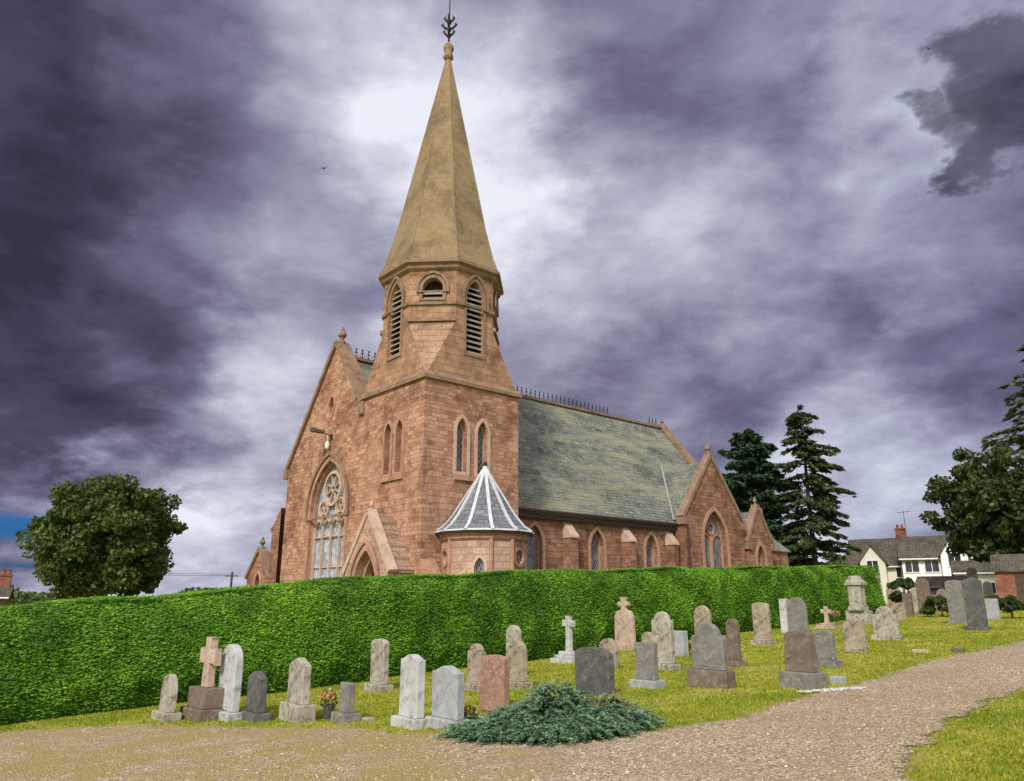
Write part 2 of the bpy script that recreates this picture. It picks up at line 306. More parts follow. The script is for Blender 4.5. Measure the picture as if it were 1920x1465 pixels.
# ------------------------------------------------------------------ world + sun
def world():
    w = bpy.data.worlds.new('World'); bpy.context.scene.world = w; w.use_nodes = True; nt = w.node_tree; nt.nodes.clear()
    out = nt.nodes.new('ShaderNodeOutputWorld')
    sky = nt.nodes.new('ShaderNodeTexSky'); sky.sky_type = 'NISHITA'; sky.sun_disc = False
    sky.sun_elevation = R(38); sky.sun_rotation = math.atan2(SUNV.x, SUNV.y); sky.air_density = 1.6; sky.ozone_density = 4
    bg1 = nt.nodes.new('ShaderNodeBackground'); nt.links.new(mix(nt, 1.0, sky.outputs[0], (.06,.30,1.0), 'MULTIPLY'), bg1.inputs[0]); bg1.inputs[1].default_value = .09
    d = nt.nodes.new('ShaderNodeTexCoord').outputs['Generated']
    sx = nt.nodes.new('ShaderNodeSeparateXYZ'); nt.links.new(d, sx.inputs[0])
    den = math_(nt, 'ADD', math_(nt, 'MAXIMUM', sx.outputs[2], 0.0), .42)
    cb = nt.nodes.new('ShaderNodeCombineXYZ'); nt.links.new(math_(nt,'DIVIDE',sx.outputs[0],den), cb.inputs[0]); nt.links.new(math_(nt,'DIVIDE',sx.outputs[1],den), cb.inputs[1]); nt.links.new(math_(nt,'MULTIPLY',sx.outputs[2],1.3), cb.inputs[2])
    n1 = noise(nt, cb.outputs[0], 2.0, 6, .52, .15); n2 = noise(nt, cb.outputs[0], 5.2, 7, .6, .2)
    wc = noise(nt, cb.outputs[0], 4.0, 7, .6, 0.0, 'Color'); wv = vop(nt, 'MULTIPLY', vop(nt, 'SUBTRACT', wc, (.5,.5,.5)), (.30,.30,.30))
    dw = vop(nt, 'NORMALIZE', vop(nt, 'ADD', d, wv))
    def dotto(px, py, vec):
        r, s = rs(px, py); v = Vector((r, 1, s)).normalized(); return vop(nt, 'DOT_PRODUCT', vec, v), v
    B = math_(nt, 'ADD', .465, math_(nt, 'MULTIPLY', math_(nt,'SUBTRACT',n1,.5), 1.15))
    B = math_(nt, 'ADD', B, math_(nt, 'MULTIPLY', math_(nt,'SUBTRACT',n2,.5), .62))
    lob = [(470,220,13,.22),(640,120,8,.10),(880,330,11,.24),(940,540,11,.26),(880,130,9,.16),(600,640,10,.20),(1420,330,15,.16),(1100,470,12,.08),(1330,560,9,.08),(330,620,9,.16),(400,900,10,.14),(330,1010,10,.22),(160,1010,7,.16),
           (1660,200,7,.20),(1740,420,8,.16),(1650,970,11,.24),(40,350,26,-.24),(90,720,14,-.18),(10,10,16,-.14),(1470,50,13,-.18),
           (1190,230,8,-.08),(1600,680,13,-.06),(1900,900,8,-.04),(300,770,7,-.09),(650,470,6,-.06),(250,60,8,.05)]
    for px, py, rad, amp in lob:
        o, _ = dotto(px, py, dw); B = math_(nt, 'ADD', B, mrange(nt, o, math.cos(R(rad)), 1, 0, amp))
    fill_glow = mrange(nt, vop(nt, 'DOT_PRODUCT', d, Vector((-.1,-.77,.63)).normalized()), .1, .95)  # unseen bright sky behind the camera, added to lift the fill light
    B = math_(nt, 'ADD', B, math_(nt, 'MULTIPLY', fill_glow, .5))
    # one feathered dark cloud against the right edge
    tn = noise(nt, cb.outputs[0], 7.0, 9, .65, .2); tear = None
    for px, py, rad, k in ((1925,170,6.5,1.0),(1860,240,4.8,1.0),(1790,310,3.6,.9),(1725,260,2.6,.75)):
        o, _ = dotto(px, py, dw); l = math_(nt, 'MULTIPLY', mrange(nt, o, math.cos(R(rad)), math.cos(R(rad*.15))), k)
        tear = l if tear is None else math_(nt, 'MAXIMUM', tear, l)
    tear = mrange(nt, math_(nt, 'ADD', tear, math_(nt, 'MULTIPLY', math_(nt, 'SUBTRACT', tn, .5), math_(nt, 'MULTIPLY', mrange(nt, tear, 0, .35), 1.3))), .22, .85)
    col = ramp(nt, B, [(.0,(.036,.033,.064)), (.22,(.078,.072,.128)), (.4,(.160,.152,.25)), (.56,(.28,.275,.39)), (.74,(.46,.465,.585)), (1,(.84,.85,.94))])
    dk = mix(nt, mrange(nt, n2, .32, .7), (.040,.040,.068), (.11,.11,.165))
    col = mix(nt, math_(nt,'MULTIPLY',tear,.9), col, dk)
    col = mix(nt, mrange(nt, sx.outputs[0], .05, .55, 0, .4), col, mix(nt, 1.0, col, (.90,1.0,1.08), 'MULTIPLY'))
    col = mix(nt, math_(nt,'MULTIPLY',fill_glow,.8), col, mix(nt, 1.0, col, (1.9,1.82,1.66), 'MULTIPLY'))
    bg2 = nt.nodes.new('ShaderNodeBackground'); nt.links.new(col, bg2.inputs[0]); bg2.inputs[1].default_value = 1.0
    sxw = nt.nodes.new('ShaderNodeSeparateXYZ'); nt.links.new(vop(nt, 'ADD', d, vmul(nt, wv, (.12,.12,.12))), sxw.inputs[0])
    def bandat(py, k):
        _, vv = dotto(0, py, d); return math_(nt, 'SUBTRACT', 1.0, math_(nt, 'MULTIPLY', math_(nt, 'ABSOLUTE', math_(nt, 'SUBTRACT', sxw.outputs[2], vv.z)), k), True)
    band = math_(nt, 'MAXIMUM', bandat(988, 45.0), math_(nt, 'MULTIPLY', bandat(1052, 120.0), .6))
    o, _ = dotto(-10, 1000, dw)
    fac = math_(nt, 'MULTIPLY', mrange(nt, band, .1, .7, 0, .92), mrange(nt, o, math.cos(R(7)), math.cos(R(3))))
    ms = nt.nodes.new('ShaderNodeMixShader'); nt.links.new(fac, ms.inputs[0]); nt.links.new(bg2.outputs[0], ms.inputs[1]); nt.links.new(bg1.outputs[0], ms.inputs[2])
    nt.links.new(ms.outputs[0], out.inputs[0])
world()
sun = bpy.data.objects.new('sun', bpy.data.lights.new('sun', 'SUN')); C.objects.link(sun)
sun.data.energy = 3.2; sun.data.angle = R(7); sun.data.color = (1, .95, .86)
sun.rotation_euler = SUNV.to_track_quat('Z', 'Y').to_euler()
sc = bpy.context.scene; sc.view_settings.view_transform = 'Standard'; sc.view_settings.look = 'None'; sc.view_settings.exposure = 0
# ------------------------------------------------------------------ ground and path
def ground():
    def axis(n, lim): t = np.linspace(-1, 1, n); return np.sign(t)*(np.abs(t)*20+np.abs(t)**6*(lim-20))
    xs = axis(161, 3000); ys = axis(161, 3000)+18
    X, Y = np.meshgrid(xs, ys, indexing='ij'); Z = gz(X, Y); n = 161
    idx = np.arange(n*n).reshape(n, n)
    f = np.stack([idx[:-1,:-1], idx[1:,:-1], idx[1:,1:], idx[:-1,1:]], -1).reshape(-1, 4)
    me = bpy.data.meshes.new('ground'); me.from_pydata(np.stack([X,Y,Z],-1).reshape(-1,3).tolist(), [], f.tolist()); me.materials.append(M['lawn'])
    me.polygons.foreach_set('use_smooth', [True]*len(me.polygons))
    o = bpy.data.objects.new('ground', me); C.objects.link(o); props(o, 'mown green and yellowing churchyard lawn', 'ground', kind='structure')
ground()
up = [(-260,1392),(0,1375),(250,1360),(470,1366),(640,1366),(760,1376),(880,1380),(1010,1378),(1250,1372),(1390,1345),(1530,1302),(1660,1268),(1800,1228),(1920,1202),(2080,1172)]
lo = [(2080,1236),(1920,1292),(1800,1346),(1730,1400),(1690,1465)]
poly = [onground(*p)[:2] for p in up]+[onground(*p)[:2] for p in lo]+[(4.2,5.5),(4.0,1.0),(-9,1.0),(-14,8)]
poly = np.array(poly)
def sdist(px, py):
    P = np.stack([px, py], -1); dmin = np.full(px.shape, 1e9); ins = np.zeros(px.shape, bool); n = len(poly)
    for i in range(n):
        a = poly[i]; b = poly[(i+1) % n]; e = b-a
        t = np.clip(((P-a)@e)/(e@e), 0, 1); q = a+t[..., None]*e; dmin = np.minimum(dmin, np.linalg.norm(P-q, axis=-1))
        c = (a[1] > py) != (b[1] > py)
        with np.errstate(divide='ignore', invalid='ignore'): xi = (b[0]-a[0])*(py-a[1])/(b[1]-a[1])+a[0]
        ins ^= c & (px < xi)
    return np.where(ins, dmin, -dmin)
def path():
    st = .22; xs = np.arange(-15, 27, st); ys = np.arange(1, 34, st); X, Y = np.meshgrid(xs, ys, indexing='ij'); D = sdist(X, Y)
    Z = gz(X, Y)+.014; keep = D > -.75; nx, ny = X.shape
    cell = keep[:-1,:-1] & keep[1:,:-1] & keep[1:,1:] & keep[:-1,1:]
    idx = np.arange(nx*ny).reshape(nx, ny)
    f = np.stack([idx[:-1,:-1], idx[1:,:-1], idx[1:,1:], idx[:-1,1:]], -1)[cell]
    used = np.unique(f); remap = -np.ones(nx*ny, int); remap[used] = np.arange(len(used)); f = remap[f]
    co = np.stack([X,Y,Z],-1).reshape(-1,3)[used]
    me = bpy.data.meshes.new('path'); me.from_pydata(co.tolist(), [], f.tolist()); me.materials.append(M['gravel'])
    me.attributes.new('edge', 'FLOAT', 'POINT').data.foreach_set('value', D.reshape(-1)[used].astype(np.float32))
    wd = np.clip((-co[:,0]+1.5)/5, -.3, .55)
    me.attributes.new('weeds', 'FLOAT', 'POINT').data.foreach_set('value', wd.astype(np.float32))
    me.polygons.foreach_set('use_smooth', [True]*len(me.polygons))
    o = bpy.data.objects.new('path', me); C.objects.link(o); props(o, 'pinkish gravel path curving away to the right', 'path', kind='structure')
path()
HL = lambda x: 22.385+.914*x      # front foot line of the hedge
def blades(name, x, y, hmul, mat, label):
    n = len(x); h = (.014+.022*RNG.random(n)**2)*(1+.02*y)*hmul; w = .0035+.00065*y
    a = RNG.random(n)*6.283; V = np.stack([np.cos(a)*w, np.sin(a)*w, 0*w], -1)
    U = np.stack([RNG.normal(size=n)*.6*h, RNG.normal(size=n)*.6*h, h], -1)
    o = quads(name, np.stack([x, y, gz(x, y)], -1), U, V, mat, tri=True); props(o, label, 'grass', kind='stuff')
def grass():
    n = 240000
    y = 6.5*np.exp(RNG.random(n)*math.log(42/6.5)); x = (RNG.random(n)*2-1)*.78*y
    D = sdist(x, y); ok = (y < HL(x)+.2) | (x > 19.3)
    edge = RNG.random(n)
    wl = np.clip((-x+1)/6, 0, .8)
    patch = .5+.5*np.sin(x*1.7+np.sin(y*1.3)*2)*np.sin(y*2.1+1.3*np.sin(x*.9)); p2 = .5+.5*np.sin(x*2.9+1.7*np.sin(y*2.2)+2)*np.sin(y*3.3+1.9*np.sin(x*1.6))
    green = ok & ((D < -.05) | ((D < .3) & (edge < .3)) | ((D > 0) & (edge < wl*np.clip(p2*2-1.2,0,1)*.45)))
    straw = ok & ~green & (((D > 0) & (edge < wl*np.clip(patch*1.8-.5,0,1)*.6)) | ((np.abs(D) < .5) & (edge > .75)))
    blades('grass', x[green], y[green], 1.0, M['grass_blade'], 'short mown grass between the graves and beside the gravel')
    blades('dry_grass', x[straw], y[straw], .85, M['straw_blade'], 'dry straw coloured grass creeping over the left of the gravel')
grass()
def pebbles():
    n = 26000
    y = 6.5*np.exp(RNG.random(n)*math.log(26/6.5)); x = (RNG.random(n)*2-1)*.78*y
    ok = sdist(x, y) > .1; ok &= RNG.random(n) < np.clip((x+9)/10, .3, 1); x, y = x[ok], y[ok]; n = len(x)
    s = (.006+.010*RNG.random(n)**2)
    th = RNG.random(n)*6.283; c0 = np.stack([x, y, gz(x, y)+.014], -1)
    off = np.array([(1,0,0),(0,.8,0),(-1,.1,0),(0,-.9,0),(.1,.1,.7)])
    cs, sn = np.cos(th), np.sin(th)
    O = np.repeat(off[None], n, 0)*s[:,None,None]*(1+.3*RNG.normal(size=(n,5,1)))
    X = O[...,0]*cs[:,None]-O[...,1]*sn[:,None]; Y = O[...,0]*sn[:,None]+O[...,1]*cs[:,None]
    co = (np.stack([X,Y,O[...,2]],-1)+c0[:,None]).reshape(-1,3)
    fs = (np.array([(0,1,4),(1,2,4),(2,3,4),(3,0,4)])[None]+5*np.arange(n)[:,None,None]).reshape(-1,3)
    m, nt, b = nt_new('pebble'); set_(b, .9, .2); g = nt.nodes.new('ShaderNodeNewGeometry')
    nt.links.new(ramp(nt, g.outputs['Random Per Island'], [(0,(.22,.15,.095)),(.4,(.43,.325,.215)),(.75,(.56,.445,.32)),(1,(.72,.64,.52))]), b.inputs['Base Color'])
    me = bpy.data.meshes.new('gravel'); me.from_pydata(co.tolist(), [], fs.tolist()); me.materials.append(m)
    o = bpy.data.objects.new('gravel', me); C.objects.link(o); props(o, 'loose tan gravel stones strewn over the path', 'gravel', kind='stuff')
pebbles()
# ------------------------------------------------------------------ hedge
HX = [-30,-14,-9.06,-7.12,-4.89,-2.23,.63,4.34,12.55,18.2,25]; HZ = [.2,1.15,1.56,1.785,2.085,2.32,2.515,2.70,3.06,3.31,3.6]
def htop(x): return np.interp(x, HX, HZ)+.03*np.sin(np.asarray(x)*1.3)+.02*np.sin(np.asarray(x)*3.1+1)
def bulge(s, z): return .12*np.sin(s*.8+.6*np.sin(z*2))+.06*np.sin(s*2.3+z*1.9)+.03*np.sin(s*6.1-z*3.3)
def hedge():
    hn = np.array([.675, -.738])
    x0, x1 = -24., 18.6
    root = empty('hedge', (-2, HL(-2)+.8, float(gz(-2, 20))), label='long clipped green hedge running in front of the church', cat='hedge')
    base = np.array(root.location)
    mb = MB(); xs = np.linspace(x0, x1, 220); sec = []
    for x in xs:
        s = x/.738; g = float(gz(x, HL(x))); t = float(htop(x))
        pr = [(-.14,g-.1),(0.05,g+.5),(-.10,g+(t-g)*.55),(-.36,t-.42),(-.54,t-.19),(-.80,t-.04),(-1.2,t-.03),(-1.45,t-.25),(-1.5,g-.1)]
        sec.append([(x+hn[0]*(o+(float(bulge(s,z)) if o > -.6 else 0)-.04), HL(x)+hn[1]*(o+(float(bulge(s,z)) if o > -.6 else 0)-.04), z) for o, z in pr])
    vs = [tuple(np.array(p)-base) for q in sec for p in q]; k = 9; fs = []
    for i in range(len(xs)-1):
        for j in range(k-1): fs.append((i*k+j, (i+1)*k+j, (i+1)*k+j+1, i*k+j+1))
    fs += [tuple(range(k)), tuple((len(xs)-1)*k+j for j in range(k))]
    mb.add(vs, fs); mb.build('hedge_body', M['hedge_core'], root)
    n = 310000; t = RNG.random(n); x = x0+9+(x1-x0-9)*t**1.12
    kind = RNG.random(n); g = gz(x, HL(x)); tp = htop(x); s = x/.738
    z = g+.03+(tp-g-.03)*RNG.random(n)**.9; hf = (z-g)/(tp-g); o = bulge(s, z)+.09-.40*hf**1.6-.24*np.clip(1-hf/.25,0,1)+.03*RNG.normal(size=n)
    q_ = np.clip((z-(tp-.48))/.48, 0, 1); o -= (1-np.sqrt(1-q_**2*.98))*.48
    top = kind > .80; o[top] = -.52-.9*RNG.random(top.sum())**1.6; z[top] = tp[top]-.02+.016*RNG.normal(size=top.sum())
    P = np.stack([x+hn[0]*o, HL(x)+hn[1]*o, z], -1)
    end = kind < .03; q = end.sum(); oo = -1.4*RNG.random(q); gg = float(gz(x1, HL(x1))); zz = gg+(float(htop(x1))-gg)*RNG.random(q)
    P[end] = np.stack([x1+hn[0]*oo+.04, HL(x1)+hn[1]*oo+.04, zz], -1)
    L = (.016+.025*RNG.random(n))*(.75+.022*HL(x)); W = L*(.22+.18*RNG.random(n))
    U = unit(np.stack([.74+0*x, .675+0*x, 0*x], -1)*RNG.choice([-1,1],n)[:,None]*(.75+.4*RNG.random(n))[:,None]+np.stack([.3*hn[0]+0*x, .3*hn[1]+0*x, .05+0*x], -1)+.3*RNG.normal(size=(n,3)))
    V = unit(np.cross(U, np.stack([hn[0]+0*x, hn[1]+0*x, .8+0*x], -1)+.35*RNG.normal(size=(n,3))))
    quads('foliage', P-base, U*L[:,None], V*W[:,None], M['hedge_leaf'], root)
hedge()
# ------------------------------------------------------------------ church
P0 = (-3.33, 28.0, 0)
church = empty('church', P0, ANG, label='red sandstone church with tall octagonal spire behind the hedge', cat='church')
Zv = Vector((0,0,1))
def arch(cx, sill, spring, half, rise, n=9):
    RR = (half*half+rise*rise)/(2*half); pts = [(cx-half, sill), (cx+half, sill)]
    c = cx+half-RR; t1 = math.atan2(rise, cx-c)
    for i in range(n): t = t1*i/(n-1); pts.append((c+RR*math.cos(t), spring+RR*math.sin(t)))
    c2 = cx-half+RR
    for i in range(n-2, -1, -1): t = t1*i/(n-1); pts.append((c2-RR*math.cos(t), spring+RR*math.sin(t)))
    return pts
def circ(cx, cz, r, n=24): return [(cx+r*math.cos(2*math.pi*i/n), cz+r*math.sin(2*math.pi*i/n)) for i in range(n)]
class Plane:
    def __init__(s, org, u, nin): s.o = Vector(org); s.u = Vector(u); s.n = Vector(nin)
    def p(s, q, d=0): return s.o+s.u*q[0]+Zv*q[1]+s.n*d
def wall(mb, pl, outline, holes=(), depth=.3, m=0):
    loops = [[Vector((a, b, 0)) for a, b in outline]]+[[Vector((a, b, 0)) for a, b in h] for h in holes]
    flat = [q for l in loops for q in l]
    mb.add([pl.p((q.x, q.y)) for q in flat], [tuple(t) for t in tessellate_polygon(loops)], m)
    for h in holes:
        n = len(h)
        for i in range(n): mb.poly([pl.p(h[i]), pl.p(h[(i+1)%n]), pl.p(h[(i+1)%n], depth), pl.p(h[i], depth)], m)
def ring(mb, pl, inner, outer, d0, d1, m=0):
    n = len(inner)
    for i in range(n):
        j = (i+1) % n
        mb.poly([pl.p(inner[i],d0), pl.p(inner[j],d0), pl.p(outer[j],d0), pl.p(outer[i],d0)], m)
        mb.poly([pl.p(outer[i],d0), pl.p(outer[j],d0), pl.p(outer[j],d1), pl.p(outer[i],d1)], m)
        mb.poly([pl.p(inner[i],d0), pl.p(inner[j],d0), pl.p(inner[j],d1), pl.p(inner[i],d1)], m)
def bar2(mb, pl, a, b, w, d0, d1, m=0):
    a = Vector(a); b = Vector(b); t = (b-a).normalized(); s = Vector((-t.y, t.x))*w/2
    lp = [pl.p(q) for q in (a+s, a-s, b-s, b+s)]; mb.prism(lp, pl.n*d0, pl.n*d1, m)
def glassfill(mb, pl, loop, d, m):
    lp = [Vector((a,b,0)) for a,b in loop]; mb.add([pl.p(q, d) for q in loop], [tuple(t) for t in tessellate_polygon([lp])], m)
def lancet(parent, pl, cx, sill, spring, half, rise, depth=.3, wd=.12, glass='glass', trim='trim', mull=False, name='window'):
    mb = MB(); lp = arch(cx, sill, spring, half, rise)
    ring(mb, pl, lp, arch(cx, sill-wd, spring, half+wd, rise+wd*1.25), -.045, 0, 0)
    ring(mb, pl, arch(cx, sill+.05, spring, half-.05, rise-.06), lp, depth-.1, depth, 0)
    glassfill(mb, pl, lp, depth-.01, 1)
    if mull:
        bar2(mb, pl, (cx, sill), (cx, spring+rise*.35), .08, depth-.13, depth-.02)
        for sgn in (-1, 1):
            c2 = cx+sgn*half/2; h2 = half/2-.04
            ring(mb, pl, arch(c2, sill, spring-.15, h2-.05, h2*1.1), arch(c2, sill-.05, spring-.15, h2+.02, h2*1.3), depth-.12, depth-.02)
        ring(mb, pl, circ(cx, spring+rise*.42, half*.27, 16), circ(cx, spring+rise*.42, half*.27+.07, 16), depth-.13, depth-.02)
    return mb.build(name, [M[trim], M[glass]], parent), lp
Tw = 4.76
# --- tower
plL = Plane((0,0,0), (0,1,0), (1,0,0)); plR = Plane((0,0,0), (1,0,0), (0,1,0))
hl = [arch(c, 6.45, 8.05, .25, .5) for c in (1.66, 2.50)]; hr = [arch(c, 6.45, 8.05, .27, .55) for c in (1.80, 2.84)]
mb = MB(); sq = [(0,-.6),(Tw,-.6),(Tw,10),(0,10)]
wall(mb, plL, sq, hl, .35); wall(mb, plR, sq, hr, .35)
wall(mb, Plane((Tw,0,0),(0,1,0),(-1,0,0)), sq); wall(mb, Plane((0,Tw,0),(1,0,0),(0,-1,0)), sq)
tower = mb.build('tower', M['sand'], church)
for c in (1.66, 2.50): lancet(tower, plL, c, 6.45, 8.05, .25, .5, .33, .10)
for c in (1.80, 2.84): lancet(tower, plR, c, 6.45, 8.05, .27, .55, .33, .12, trim='trim_pale')
mb = MB(); mb.box(1.45,3.2,-.09,-.002,6.12,6.31); mb.build('window_sill', M['trim'], tower)
mb = MB(); mb.box(-.09,-.002,1.3,2.86,6.16,6.33); mb.build('window_sill', M['trim'], tower)
mb = MB()
for z0, z1, e in ((9.93,10.08,.12),):
    mb.box(-e,Tw+e,-e,Tw+e,z0,z1)
    mb.add([(-e,-e,z1),(Tw+e,-e,z1),(Tw+e,Tw+e,z1),(-e,Tw+e,z1),(0.02,.02,z1+.16),(Tw-.02,.02,z1+.16),(Tw-.02,Tw-.02,z1+.16),(.02,Tw-.02,z1+.16)], [(0,1,5,4),(1,2,6,5),(2,3,7,6),(3,0,4,7),(4,5,6,7)])
mb.build('string_course', M['coping'], tower)
mb = MB(); mb.box(-.16,Tw,-.16,0,-.6,1.7); mb.box(-.16,-.002,0,Tw,-.6,1.7)
mb.add([(-.16,-.16,1.7),(Tw,-.16,1.7),(Tw,-.003,1.95),(-.003,-.003,1.95),(-.16,Tw,1.7),(-.003,Tw,1.95)], [(0,1,2,3),(0,3,5,4)])
mb.build('tower_plinth', M['trim'], tower)
mb = MB(); mb.add([(.0,-.75,-.6),(.7,-.75,-.6),(.7,-.17,-.6),(0,-.17,-.6),(.0,-.75,2.0),(.7,-.75,2.0),(.7,-.004,3.1),(0,-.004,3.1)], [(0,1,5,4),(1,2,6,5),(3,0,4,7),(4,5,6,7)])
mb.build('buttress', M['trim'], tower)
# --- belfry
cc = Tw/2; h = cc-.03; v = h*math.tan(R(22.5)); zb, zm, zt = 10.22, 12.6, 15.0
mb = MB(); lou = arch(0, 11.35, 13.75, .45, .85); ocu = arch(0, 13.56, 14.05, .42, .45, 11)
cent = Vector((cc, cc, 0)); belf_faces = []
for k in range(8):
    th = R(45*k); nr = Vector((math.cos(th), math.sin(th), 0)); u = Vector((-math.sin(th), math.cos(th), 0))
    pl = Plane(cent+nr*h, u, -nr); belf_faces.append(pl)
    if k % 2 == 0: wall(mb, pl, [(-h,zb-.15),(h,zb-.15),(v,zm),(v,zt),(-v,zt),(-v,zm)], [lou], .4)
    else: wall(mb, pl, [(-v,zm),(v,zm),(v,zt),(-v,zt)], [ocu], .35)
belfry = mb.build('belfry', M['belfry'], church)
for k in (1,3,5,7):
    mb = MB()
    th = R(45*k); pl = belf_faces[k]; cr = cent+Vector((math.cos(th), math.sin(th), 0))*(h*math.sqrt(2)); cr.z = zb-.15
    a = pl.p((-v, zm)); b = pl.p((v, zm)); mb.poly([a, b, cr]); mb.build('broach', M['broach'], belfry)
for k in range(8):
    pl = belf_faces[k]
    if k % 2:
        for zz, hh_, dd in ((.06,.16,-.13),(.78,.13,-.09)):
            mb = MB(); bar2(mb, pl, (-v-.02,zm+zz), (v+.02,zm+zz), hh_, dd, -.003); mb.build('string_course', M['coping'], belfry)
    else:
        for sg in (-1,1):
            mb = MB(); bar2(mb, pl, (sg*(v+.02),zm+.78), (sg*.6,zm+.78), .13, -.09, -.003); mb.build('string_course', M['coping'], belfry)
for k in range(8):
    pl = belf_faces[k]; mb = MB()
    if k % 2 == 0:
        ring(mb, pl, lou, arch(0, 11.25, 13.75, .57, 1.02), -.05, 0, 0)
        ring(mb, pl, arch(0, 13.4, 13.72, .60, 1.08), arch(0, 13.35, 13.72, .70, 1.24), -.11, -.052, 0)
        glassfill(mb, pl, lou, .39, 1)
        o = mb.build('louvre_window', [M['coping'], M['void']], belfry); rng = [(11.4+i*.235) for i in range(13)]
        wf = lambda z: .45 if z < 13.75 else .45*math.sqrt(max(.05, 1-((z-13.75)/.85)**1.4))
    else:
        ring(mb, pl, ocu, arch(0, 13.5, 14.05, .56, .60, 11), -.06, 0, 0); glassfill(mb, pl, ocu, .34, 1)
        ring(mb, pl, arch(0, 13.9, 14.05, .58, .63, 11), arch(0, 13.85, 14.05, .68, .74, 11), -.12, -.062, 0)
        o = mb.build('round_window', [M['coping'], M['void']], belfry); rng = [13.6, 13.8]
        wf = lambda z: .42
    sl = MB(); n_ = pl.n
    for z in rng:
        w = wf(z); a = pl.p((-w, z)); b = pl.p((w, z))
        sl.add([a+n_*.06, b+n_*.06, b+n_*.30+Zv*.16, a+n_*.30+Zv*.16, a+n_*.06+Zv*.06, b+n_*.06+Zv*.06, b+n_*.30+Zv*.22, a+n_*.30+Zv*.22], [(0,1,2,3),(4,5,6,7),(0,1,5,4),(2,3,7,6),(1,2,6,5),(0,3,7,4)])
    sl.build('louvre_slats', M['louvre'], belfry)
k8 = 1/math.cos(R(22.5))
mb = MB(); mb.lathe([((h+.02)*k8,14.82),((h+.14)*k8,14.92),((h+.17)*k8,15.05),((h+.30)*k8,15.12),((h+.30)*k8,15.26),((h+.16)*k8,15.34)], 8, (cc,cc), 0, R(22.5)); mb.build('spire_cornice', M['coping'], belfry)
mb = MB(); mb.lathe([((h+.19)*k8,15.32),((h-.02)*k8,15.95),((h-.42)*k8,17.6),(.10*k8,27.1)], 8, (cc,cc), 0, R(22.5))
for k in range(8):
    t = R(22.5+45*k); f = lambda r, z: (cc+r*k8*math.cos(t), cc+r*k8*math.sin(t), z)
    mb.tube([f(h+.17,15.34), f(h-.03,15.95), f(h-.43,17.6), f(.09,27.1)], [.05,.045,.04,.02], 6)
spire = mb.build('spire', M['spire'], church)
mb = MB(); mb.lathe([(.11,26.9),(.17,27.05),(.25,27.12),(.22,27.3),(.14,27.36),(.24,27.55),(.26,27.72),(.16,27.9),(.08,28.0)], 12, (cc,cc)); mb.build('spire_knop', M['coping'], spire, True)
mb = MB(); mb.tube([(cc,cc,27.9),(cc,cc,30.9)], [.05,.025], 8)
for z, r in ((28.55,.26),(28.95,.36),(29.35,.24)):
    for k in range(4):
        a = R(45+90*k); ca, sa = math.cos(a), math.sin(a)
        mb.tube([(cc,cc,z-.18),(cc+ca*r*.6,cc+sa*r*.6,z-.06),(cc+ca*r,cc+sa*r,z+.12),(cc+ca*r*.75,cc+sa*r*.75,z+.2)], [.04,.06,.065,.03], 6)
    mb.lathe([(.03,z-.25),(.11,z-.2),(.03,z-.14)], 8, (cc,cc))
mb.build('spire_finial', M['iron'], spire, True)
# --- west gable front
ridge, zr, zs = 7.32, 12.6, 1.30
pw = arch(7.25, 1.3, 5.45, 1.62, 2.2, 13); vent = [(7.45+.24*math.cos(t)*(1-.35*abs(math.sin(t))), 10.2+.45*math.sin(t)) for t in [2*math.pi*i/20 for i in range(20)]]
ga = [(Tw,-.6),(11.53,-.6),(11.53,7.75),(ridge,13.15),(Tw,13.15-zs*(ridge-Tw)*.985)]
mb = MB(); wall(mb, plL, ga, [pw, vent], .5)
mb.poly([(0,11.53,-.6),(.6,11.53,-.6),(.6,11.53,7.75),(0,11.53,7.75)])
mb.poly([(.55,b,z) for b, z in ga])
gable = mb.build('gable_front', M['sand'], church)
mb = MB(); ap = (.22, ridge, 13.22)
mb.beam((.22,11.62,7.72), ap, (1,0,0), .72, .2); mb.beam((.22,Tw-.1,13.2-zs*(ridge-Tw)*.985-.05), ap, (1,0,0), .72, .2)
mb.box(-.16,.6,11.45,11.75,7.3,7.78); mb.box(-.12,.58,Tw-.28,Tw+.12,9.3,9.85)
mb.build('gable_coping', M['coping'], gable)
def finial(parent, a, b, z, s=1.0, mat='coping'):
    mb = MB(); mb.lathe([(.20*s,z-.1*s),(.22*s,z+.12*s),(.12*s,z+.2*s),(.12*s,z+.34*s),(.24*s,z+.46*s),(.25*s,z+.58*s),(.14*s,z+.72*s),(.13*s,z+.82*s),(.05*s,z+1.0*s)], 8, (a,b)); mb.build('gable_finial', M[mat], parent)
finial(gable, .22, ridge, 13.2, .85)
mb = MB(); ring(mb, plL, vent, [(7.45+(p[0]-7.45)*1.45, 10.2+(p[1]-10.2)*1.3) for p in vent], -.05, 0); glassfill(mb, plL, vent, .45, 1); mb.build('vent_window', [M['trim'], M['void']], gable)
mb = MB(); ring(mb, plL, pw, arch(7.25,1.2,5.45,1.78,2.42,13), -.05, 0, 0)
ring(mb, plL, arch(7.25,5.2,5.45,1.80,2.45,13), arch(7.25,5.1,5.45,1.92,2.62,13), -.13, -.052, 2)
ring(mb, plL, arch(7.25,1.36,5.45,1.54,2.1,13), arch(7.25,1.32,5.45,1.61,2.185,13), .12, .30, 0)
glassfill(mb, plL, pw, .32, 1)
ww = mb.build('west_window', [M['trim'], M['glass_big'], M['coping']], gable)
mb = MB(); d0, d1 = .18, .30
for i in range(5):
    bx_ = 7.25-1.52+i*.76
    bar2(mb, plL, (bx_,1.3), (bx_,4.75 if i in (0,4) else (5.15 if i != 2 else 5.3)), .07, d0, d1)
